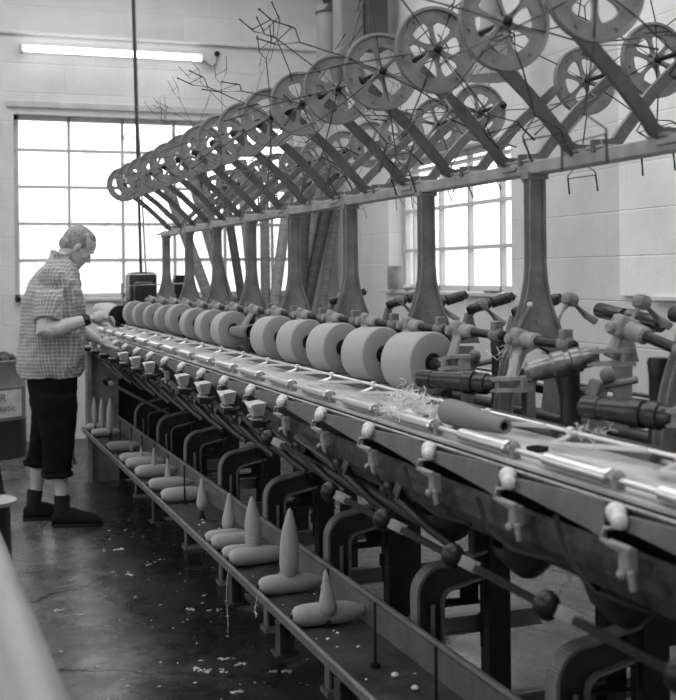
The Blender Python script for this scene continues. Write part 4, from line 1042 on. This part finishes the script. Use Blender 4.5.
# ------------------------------------------------------------------ neighbouring machine at lower left
nb = empty('neighbouring_machine', (.02, 2.0, 0), 'blurred pale rounded rail of the neighbouring machine at the lower left corner', 'machine')
m_ = MB(); m_.rod((.142, 1.15, .90), (.104, 2.62, .92), .050, 24); m_.build('edge_rail', M['plastic'], nb)
m_ = MB(); m_.rod((.192, 1.15, .855), (.135, 2.60, .875), .016, 16); m_.build('lower_rail', M['steel'], nb)
m_ = MB(); m_.span((-.35, 1.15, .70), (.07, 2.60, .93), bev=.03); m_.build('machine_body', M['plastic'], nb)
for Y in (1.3, 2.4): MB().span((-.2, Y - .04, 0), (-.05, Y + .04, .70)).build('leg', M['dark'], nb)
root = empty('black_canister', (.135, 3.15, 0), 'black canister cut by the left edge behind the neighbouring machine', 'canister')
MB().lathe([(0, .09), (.5, .09), (.62, .088), (.70, .08), (.86, .075), (.90, .06), (.97, .05)], (.145, 3.25, 0), (0, 0, 1), 24).build('canister_body', M['black'], root)
MB().lathe([(0, .02), (.002, .088), (.012, .09), (.016, .02)], (.140, 3.15, .885), (0.05, 0, 1), 24).build('white_disc', M['plastic'], root)
root = None

# ------------------------------------------------------------------ lint scraps on the floor
random.seed(23); m_ = MB()
spots = [(155, 418), (170, 422), (300, 640), (205, 596), (215, 610), (200, 670), (208, 672), (225, 672), (238, 693), (225, 660), (242, 664), (128, 480), (175, 492), (183, 505), (115, 480), (62, 610), (120, 550), (250, 560), (190, 610), (130, 575), (160, 560), (272, 672), (285, 672), (60, 425), (110, 365)]
for x, y in spots:
    if y < 440: continue
    r_ = ray(x, y); t = -H/r_.z; p = V((r_.x*t, r_.y*t, 0))
    for _q in range(5): m_.ball(p + V((random.gauss(0, .012), random.gauss(0, .010), .003)), random.uniform(.004, .010), random.uniform(.8, 2.2), random.uniform(.5, 1.2), .45, 6, rot=(0, 0, random.uniform(0, 3)))
for q in range(240):
    p = V((random.gauss(.95, .28), random.uniform(2.2, 7.5), .002))
    m_.ball(p, random.uniform(.002, .007), random.uniform(.6, 2), 1, .4, 5, rot=(0, 0, random.uniform(0, 3)))
for q in range(120):
    p = V((random.uniform(1.35, 2.1), random.uniform(2.0, 7.5), .002))
    m_.ball(p, random.uniform(.003, .008), random.uniform(.6, 2), 1, .4, 5, rot=(0, 0, random.uniform(0, 3)))
tag(m_.build('floor_lint', M['lintfloor']), 'scraps of lint scattered over the dark floor beside the tray', 'lint', kind='stuff')
m_ = MB()
for q in range(90):
    p = V((random.uniform(1.09, 1.29), random.uniform(2.0, 7.5), .380)); m_.ball(p, random.uniform(.002, .006), random.uniform(.6, 2), 1, .5, 5, rot=(0, 0, random.uniform(0, 3)))
for x, y in ((395, 675), (415, 688), (263, 600)):
    r_ = ray(x, y); t = (.385 - H)/r_.z; p = V((r_.x*t, r_.y*t, .385)); m_.ball(p, .011, 1, 1, .7, 7)
tag(m_.build('tray_lint', M['fluff']), 'bits of lint lying on the tray pan', 'lint', kind='stuff')

# ------------------------------------------------------------------ the man at the far end of the machine
def ring(c, rx, ry, n=20, ax=None, ay=None):
    ax = ax or V((1, 0, 0)); ay = ay or V((0, 1, 0)); c = V(c)
    return [c + ax*rx*math.cos(2*PI*k/n) + ay*ry*math.sin(2*PI*k/n) for k in range(n)]
def limb(m_, pts, rad, n=16):
    """closed tapered limb with rounded ends"""
    m_.tube(pts, 0, n, rr=rad)
    m_.ball(pts[0], rad[0]*.99, seg=n); m_.ball(pts[-1], rad[-1]*.99, seg=n)
def remesh(o, vox, smooth=3, fac=.5, disp=None):
    r = o.modifiers.new('remesh', 'REMESH'); r.mode = 'VOXEL'; r.voxel_size = vox; r.use_smooth_shade = True
    s = o.modifiers.new('smooth', 'SMOOTH'); s.factor = fac; s.iterations = smooth
    if disp:
        t = bpy.data.textures.new('cloth_folds', 'CLOUDS'); t.noise_scale = disp[1]; t.noise_depth = 2
        d = o.modifiers.new('folds', 'DISPLACE'); d.texture = t; d.strength = disp[0]; d.mid_level = .5
man = empty('person', (.80, 7.05, 0), 'man in a checked short-sleeved shirt bending over the far end of the winding machine', 'person')
YM, YR, YL = 7.05, 6.86, 7.23
Rh = Matrix.Rotation(math.radians(37), 3, 'Y'); HC = atY(78.5, 247, YM)
def hd(x, y, z): return HC + Rh @ V((x, y, z))
b = MB()
hr = [(-.118, .040, .066, .012), (-.112, .018, .078, .026), (-.098, -.01, .084, .038), (-.078, -.045, .084, .052), (-.055, -.07, .086, .060), (-.035, -.085, .086, .066), (-.012, -.098, .080, .071), (.008, -.106, .079, .074),
      (.024, -.111, .088, .077), (.045, -.114, .090, .079), (.068, -.108, .083, .077), (.09, -.092, .066, .066), (.106, -.066, .040, .048), (.116, -.036, .012, .024)]
b.loft([[hd((x0 + x1)/2 + (x1 - x0)/2*math.cos(2*PI*k/24), ry*math.sin(2*PI*k/24)*(1 - .12*max(0, math.cos(2*PI*k/24))), z) for k in range(24)] for z, x0, x1, ry in hr])
# nose, lips, chin, brow, ears
b.loft([[hd(x, y, z) for x, y in ((.070, -w_), (t_, -w_*.35), (t_ + .003, 0), (t_, w_*.35), (.070, w_))] for z, t_, w_ in ((.012, .082, .009), (-.006, .092, .010), (-.024, .104, .013), (-.036, .110, .016), (-.044, .102, .017), (-.048, .088, .012))])
b.ball(hd(.083, 0, -.062), .012, .8, 1.9, .45, 12); b.ball(hd(.080, 0, -.073), .012, .8, 1.7, .5, 12); b.ball(hd(.072, 0, -.100), .018, .8, 1.1, .8, 12)
for sg in (-1, 1):
    b.ball(hd(.079, sg*.033, .018), .014, .6, 1.6, .5, 12)
    b.ball(hd(.070, sg*.033, -.003), .0135, 1, 1, 1, 12)
    b.ball(hd(-.012, sg*.078, -.012), .030, .62, .28, 1.05, 14, rot=(0, math.radians(37) + .1, 0)); b.ball(hd(-.006, sg*.076, -.034), .011, .8, .5, 1, 10)
    b.ball(hd(.055, sg*.045, -.028), .02, .8, .8, 1, 10)
# neck and hidden torso
limb(b, [hd(-.030, 0, -.055), hd(-.055, 0, -.10), V((.745, YM, 1.50)), V((.73, YM, 1.40))], [.060, .062, .066, .075])
b.loft([ring((.73, YM, 1.48), .07, .12), ring((.735, YM, 1.40), .11, .17), ring((.73, YM, 1.2), .12, .15), ring((.72, YM, 1.0), .12, .15), ring((.70, YM, .88), .11, .15)])
# right arm (near camera)
SH = atY(53, 278, 6.88); EL = atY(42.5, 333, 6.765); WR = atY(88, 319.5, 6.78)
limb(b, [SH + V((0, .07, -.05)), SH.lerp(EL, .5), SH.lerp(EL, .82), EL + V((.006, 0, .006)), EL.lerp(WR, .14) + V((0, 0, .004)), EL.lerp(WR, .32), EL.lerp(WR, .7), WR], [.035, .046, .046, .047, .050, .050, .040, .030])
def finger(m_, base, segs, r0):
    p = V(base); pts = [p]; rr = [r0]
    for i, (d, L) in enumerate(segs): p = p + V(d).normalized()*L; pts.append(p); rr.append(r0*(.93 - .10*i))
    m_.tube(pts, 0, 10, rr=rr)
    for q, r in zip(pts, rr): m_.ball(q, r*1.0, seg=8)
KN = atY(104.5, 316, 6.80)
b.tube([WR, WR.lerp(KN, .35), WR.lerp(KN, .75), KN], 0, 14, rr=[.028, .034, .038, .030]); b.ball(KN, .030, .8, 1.2, .8, 12)
for i, (dy, dz, L) in enumerate(((-.034, -.010, .95), (-.012, .004, 1.05), (.012, .006, 1.0), (.034, .000, .85))):
    finger(b, KN + V((.004, dy, dz)), [((1, .25, -.25 - .08*i), .040*L), ((.55, .25, -.8), .026*L), ((-.05, .2, -1), .020*L)], .0093)
finger(b, WR.lerp(KN, .35) + V((0, .022, -.016)), [((.8, .35, -.5), .035), ((1, .1, -.35), .03), ((1, -.1, -.1), .024)], .0108)
# left arm, reaching lower onto the machine
SL = V((.75, YL, 1.45)); ELL = atY(66, 322, YL + .02); WRL = atY(98, 340, 7.10)
limb(b, [SL + V((0, -.07, -.05)), SL.lerp(ELL, .5), SL.lerp(ELL, .82), ELL, ELL.lerp(WRL, .14), ELL.lerp(WRL, .35), ELL.lerp(WRL, .75), WRL], [.035, .045, .045, .046, .048, .048, .038, .029])
KL = atY(110, 346, 7.08)
b.tube([WRL, WRL.lerp(KL, .4), KL], 0, 14, rr=[.029, .036, .030]); b.ball(KL, .030, .8, 1.2, .7, 12)
for i, (dy, dz, L) in enumerate(((-.034, -.004, .85), (-.012, .004, 1.0), (.012, .004, 1.05), (.034, -.002, .95))):
    finger(b, KL + V((.004, dy, dz)), [((1, -.1, -.35), .038*L), ((.8, 0, -.7), .025*L), ((.4, 0, -1), .019*L)], .0093)
finger(b, WRL.lerp(KL, .3) + V((0, -.026, -.01)), [((.8, -.5, -.4), .034), ((1, -.1, -.4), .028), ((1, .1, -.3), .022)], .0108)
# legs
KR, AR = atY(58, 445, 6.95), atY(62, 503, 6.93); KLg, ALg = atY(42, 440, 7.16), atY(35, 500, 7.19)
HR, HL = atY(52, 390, 6.95), atY(48, 390, 7.15)
limb(b, [HR, HR.lerp(KR, .5), KR], [.05, .060, .055]); limb(b, [KR, KR.lerp(AR, .35), KR.lerp(AR, .8), AR], [.056, .056, .036, .036])
limb(b, [HL, HL.lerp(KLg, .5), KLg], [.05, .060, .055]); limb(b, [KLg, KLg.lerp(ALg, .35), KLg.lerp(ALg, .8), ALg], [.056, .056, .036, .036])
b.ball(HR.lerp(HL, .5) + V((0, 0, .05)), .10, 1, 1.0, 1.6, 16)
body = b.build('body', M['skin'], man); remesh(body, .0045, 3, .4)
# eyes, brows
for sg in (-1, 1):
    e = MB(); e.ball(hd(.0805, sg*.033, -.004), .0065, .6, 1.3, .35, 10); e.build('eyelid_line', M['ink'], man)
    e = MB(); e.tube([hd(.078, sg*.05, .014), hd(.089, sg*.034, .023), hd(.091, sg*.018, .020)], .0042, 6); e.build('eyebrow', M['hair'], man)
h = MB()
h.ball(hd(-.014, 0, .056), .070, 1.0, 1.04, .94, 20, rot=(0, math.radians(37), 0)); h.ball(hd(-.028, 0, .030), .0925, .96, .925, 1.02, 24, rot=(0, math.radians(37), 0)); h.ball(hd(-.062, 0, -.020), .055, .98, 1.22, 1.0, 20, rot=(0, math.radians(37), 0))
h.ball(hd(.002, 0, .068), .062, 1.1, 1.12, .86, 20, rot=(0, math.radians(37), 0))
for sg in (-1, 1): h.ball(hd(-.010, sg*.062, .030), .035, .9, .5, 1.05, 14, rot=(0, math.radians(37), 0))
hair = h.build('hair', M['hair'], man); remesh(hair, .006, 2, .4, (.006, .012))
# shirt
s = MB()
def sr(y, xa, xb, ry, Y=YM, dz=0):
    a, c = atY(xa, y, Y), atY(xb, y, Y); z_ = (a.z + c.z)/2 + dz
    n = 28; out = []
    for k in range(n):
        t = 2*PI*k/n; cx, cy = math.cos(t), math.sin(t)
        out.append(V(((a.x + c.x)/2 + (c.x - a.x)/2*math.copysign(abs(cx)**.85, cx), Y + ry*math.copysign(abs(cy)**.8, cy), z_)))
    return out
s.loft([sr(377, 20, 79.5, .185), sr(372, 18.5, 82.5, .195), sr(365, 17.5, 84, .20), sr(350, 18, 85, .205), sr(335, 19.5, 85, .20), sr(320, 20, 84.5, .20), sr(305, 20.5, 84, .205),
        sr(292, 24, 82, .21), sr(282, 29, 80, .20), sr(273, 36, 77.5, .17), sr(265, 43, 74, .13), sr(258, 50, 71, .085)])
s.tube([SH + V((0, .02, .0)), SH.lerp(EL, .35) + V((.0, .0, 0)), SH.lerp(EL, .80) + V((.016, 0, 0))], .0, 20, rr=[.078, .082, .086]); s.ball(SH + V((0, .02, 0)), .080, seg=18)
limb(s, [SL + V((0, -.03, -.005)), SL.lerp(ELL, .35), SL.lerp(ELL, .8)], [.075, .078, .08], 18)
shirt = s.build('shirt', M['shirt'], man); remesh(shirt, .008, 4, .5, (.040, .11))
c_ = MB(); cpt = atY(61.5, 259, YM)
for sg in (-1, 1):
    c_.bar([cpt + V((-.065, 0, .030)), cpt + V((-.045, sg*.062, .022)), cpt + V((.02, sg*.070, -.005)), cpt + V((.072, sg*.045, -.045)), cpt + V((.088, sg*.012, -.085))], .008, .045, up=(.2, 0, 1))
col_ = c_.build('collar', M['shirt'], shirt); 
# trousers, rolled up below the knee
t = MB()
t.loft([sr(372, 27, 76, .155), sr(380, 27, 77, .165), sr(392, 28.5, 77, .17), sr(404, 31, 76, .17), sr(414, 33, 75, .165), sr(420, 36, 72, .14)])
def leg_(pts, Y, ryy):
    t.loft([sr(y, xa, xb, r, Y) for (y, xa, xb), r in zip(pts, ryy)])
leg_([(395, 34, 77), (412, 37, 76.5), (430, 40, 75), (446, 42, 73.5), (460, 42.5, 72), (470, 43, 71.5), (477, 45, 70.5)], 6.95, [.10, .105, .10, .092, .088, .086, .082])
leg_([(395, 29, 70), (412, 31, 66), (430, 31.5, 60), (442, 29.5, 55), (452, 27, 52), (460, 25, 50), (466, 27, 49)], 7.17, [.10, .105, .10, .092, .088, .086, .082])
tr = t.build('trousers', M['trouser'], man); remesh(tr, .009, 3, .5, (.022, .09))
for (y, xa, xb, Y) in ((474, 43, 71, 6.95), (462, 25, 50, 7.17)):
    q = MB(); rg = sr(y, xa, xb, .088, Y); rg2 = sr(y + 2, xa, xb, .088, Y)
    q.tube(rg + [rg[0], rg[1]], .014, 8); cf = q.build('rolled_cuff', M['trouser'], tr)
# socks and shoes
def shoe(pxa, pya, pxb, pyb, ank, nm_):
    A_ = V(pxa); B_ = V(pxb); d = (B_ - A_); L = d.length; d.normalize(); w_ = V((-d.y, d.x, 0))
    q = MB()
    sec = [(-.01, .028, .06, .0), (.02, .038, .09, .0), (.07, .041, .10, .0), (.12, .042, .095, .0), (.17, .047, .078, .0), (.22, .050, .064, .0), (L - .03, .046, .052, .0), (L - .005, .030, .030, .0), (L + .005, .012, .02, 0)]
    def rg(x, hw, hh):
        o = A_ + d*x; pp = []
        for k in range(16):
            a = 2*PI*k/16; yy = math.cos(a)*hw; zz = math.sin(a); zz = hh/2 + (hh/2)*math.copysign(abs(zz)**.7, zz)
            pp.append(o + w_*yy + V((0, 0, zz + .012)))
        return pp
    q.loft([rg(x, a, h) for x, a, h, _ in sec])
    o = q.build('shoe', M['shoe'], man)
    q = MB(); pl = []
    for x, a, h, _ in sec: pl.append(A_ + d*x + w_*(a + .003))
    for x, a, h, _ in reversed(sec): pl.append(A_ + d*x - w_*(a + .003))
    q.prism([V((p_.x, p_.y, .001)) for p_ in pl], (0, 0, .020)); q.build('sole', M['rubber'], o)
    q = MB(); q.loft([[A_ + d*(x + .0) + w_*hw*math.cos(2*PI*k/12) + V((0, 0, z + .012*math.sin(2*PI*k/12))) for k in range(12)] for x, hw, z in ((.085, .030, .098), (.13, .030, .086), (.17, .022, .070))]); q.build('tongue', M['shoe'], o)
    q = MB(); top = V(ank) + V((0, 0, .07)); bot = A_ + d*.05 + V((0, 0, .05))
    q.loft([ring(top.lerp(bot, t_) , r_, r_, 14) for t_, r_ in ((0, .040), (.1, .047), (.5, .044), (.8, .044), (1, .040))]); q.build('sock', M['sock'], man)
def floor_pt(x, y):
    r_ = ray(x, y); t_ = -H/r_.z; return V((r_.x*t_, r_.y*t_, 0))
a_ = V((AR.x - .045, 6.95, 0)); shoe(a_, 0, a_ + V((.27, -.07, 0)), 0, V((AR.x, AR.y, .12)), 'r')
a_ = V((ALg.x - .06, 7.20, 0)); shoe(a_, 0, a_ + V((.265, -.03, 0)), 0, V((ALg.x - .0, ALg.y, .12)), 'l')
# belt and watch
q = MB(); wd_ = (WR - EL).normalized(); q.lathe([(-.016, .030), (-.016, .034), (.016, .033), (.016, .029)], WR - wd_*.012, wd_, 24, closed=True)
wt = q.build('watch_strap', M['rubber'], man)
q = MB(); q.rod(WR - wd_*.012 + V((0, -.028, .012)), WR - wd_*.012 + V((0, -.042, .018)), .019, 16); q.build('watch_case', M['black'], wt)
# the thread between his fingers
q = MB(); pf = KN + V((.045, .02, -.05)); q.tube([pf, pf + V((.03, .1, -.02)), V((1.28, 7.6, 1.13))], .0012, 4); q.tube([pf, pf + V((.002, 0, -.10))], .0012, 4)
tag(q.build('held_thread', M['thread']), 'thin white thread held between the man\'s fingertips', 'thread')

#ENDPERSON

# ------------------------------------------------------------------ light
w = bpy.data.worlds.new('overcast_sky'); sc.world = w; w.use_nodes = True; nt = w.node_tree
bg = nt.nodes['Background']; bg.inputs['Color'].default_value = (1, 1, 1, 1); bg.inputs['Strength'].default_value = 2.9
def portal(loc, rot, sx, sy):
    l = bpy.data.lights.new('sky_portal', 'AREA'); l.shape = 'RECTANGLE'; l.size = sx; l.size_y = sy; l.cycles.is_portal = True
    o = bpy.data.objects.new('sky_portal', l); COL.objects.link(o); o.location = loc; o.rotation_euler = rot
for (a, b, c, d) in SK: portal(((a + b)/2, (c + d)/2, ZC + .14), (0, 0, 0), b - a, d - c)
portal(((W1[0] + W1[1])/2, YB + .2, (W1[2] + W1[3])/2), (-PI/2, 0, 0), W1[1] - W1[0], W1[3] - W1[2])
portal((XR + .22, (W2[0] + W2[1])/2, (W2[2] + W2[3])/2), (PI/2, 0, PI/2), W2[1] - W2[0], W2[3] - W2[2])
for a, b, z0, z1 in LW: portal((XL - .2, (a + b)/2, (z0 + z1)/2), (PI/2, 0, -PI/2), b - a, z1 - z0)

cd = bpy.data.cameras.new('camera'); cam = bpy.data.objects.new('camera', cd); COL.objects.link(cam)
cd.sensor_fit = 'AUTO'; cd.sensor_width = 36; cd.lens = F*36/700
cd.shift_y = -(350 - PY)/700; cd.clip_start = .05; cd.clip_end = 1000
fwd = V((S_, C_, 0)); right = V((C_, -S_, 0)); up = V((0, 0, 1))
r2 = right*math.cos(ROLL) + up*math.sin(ROLL)*-1
r2 = right*math.cos(ROLL) - up*math.sin(ROLL); u2 = up*math.cos(ROLL) + right*math.sin(ROLL)
cam.matrix_world = Matrix(((r2.x, u2.x, -fwd.x, 0), (r2.y, u2.y, -fwd.y, 0), (r2.z, u2.z, -fwd.z, H), (0, 0, 0, 1)))
cd.dof.use_dof = True; cd.dof.focus_distance = 4.6; cd.dof.aperture_fstop = 5.0
sc.camera = cam
vs = sc.view_settings; vs.view_transform = 'Standard'; vs.look = 'None'; vs.exposure = 0.08; vs.gamma = 1; vs.use_curve_mapping = False
sc.cycles.max_bounces = 8; sc.cycles.diffuse_bounces = 4; sc.cycles.transparent_max_bounces = 16
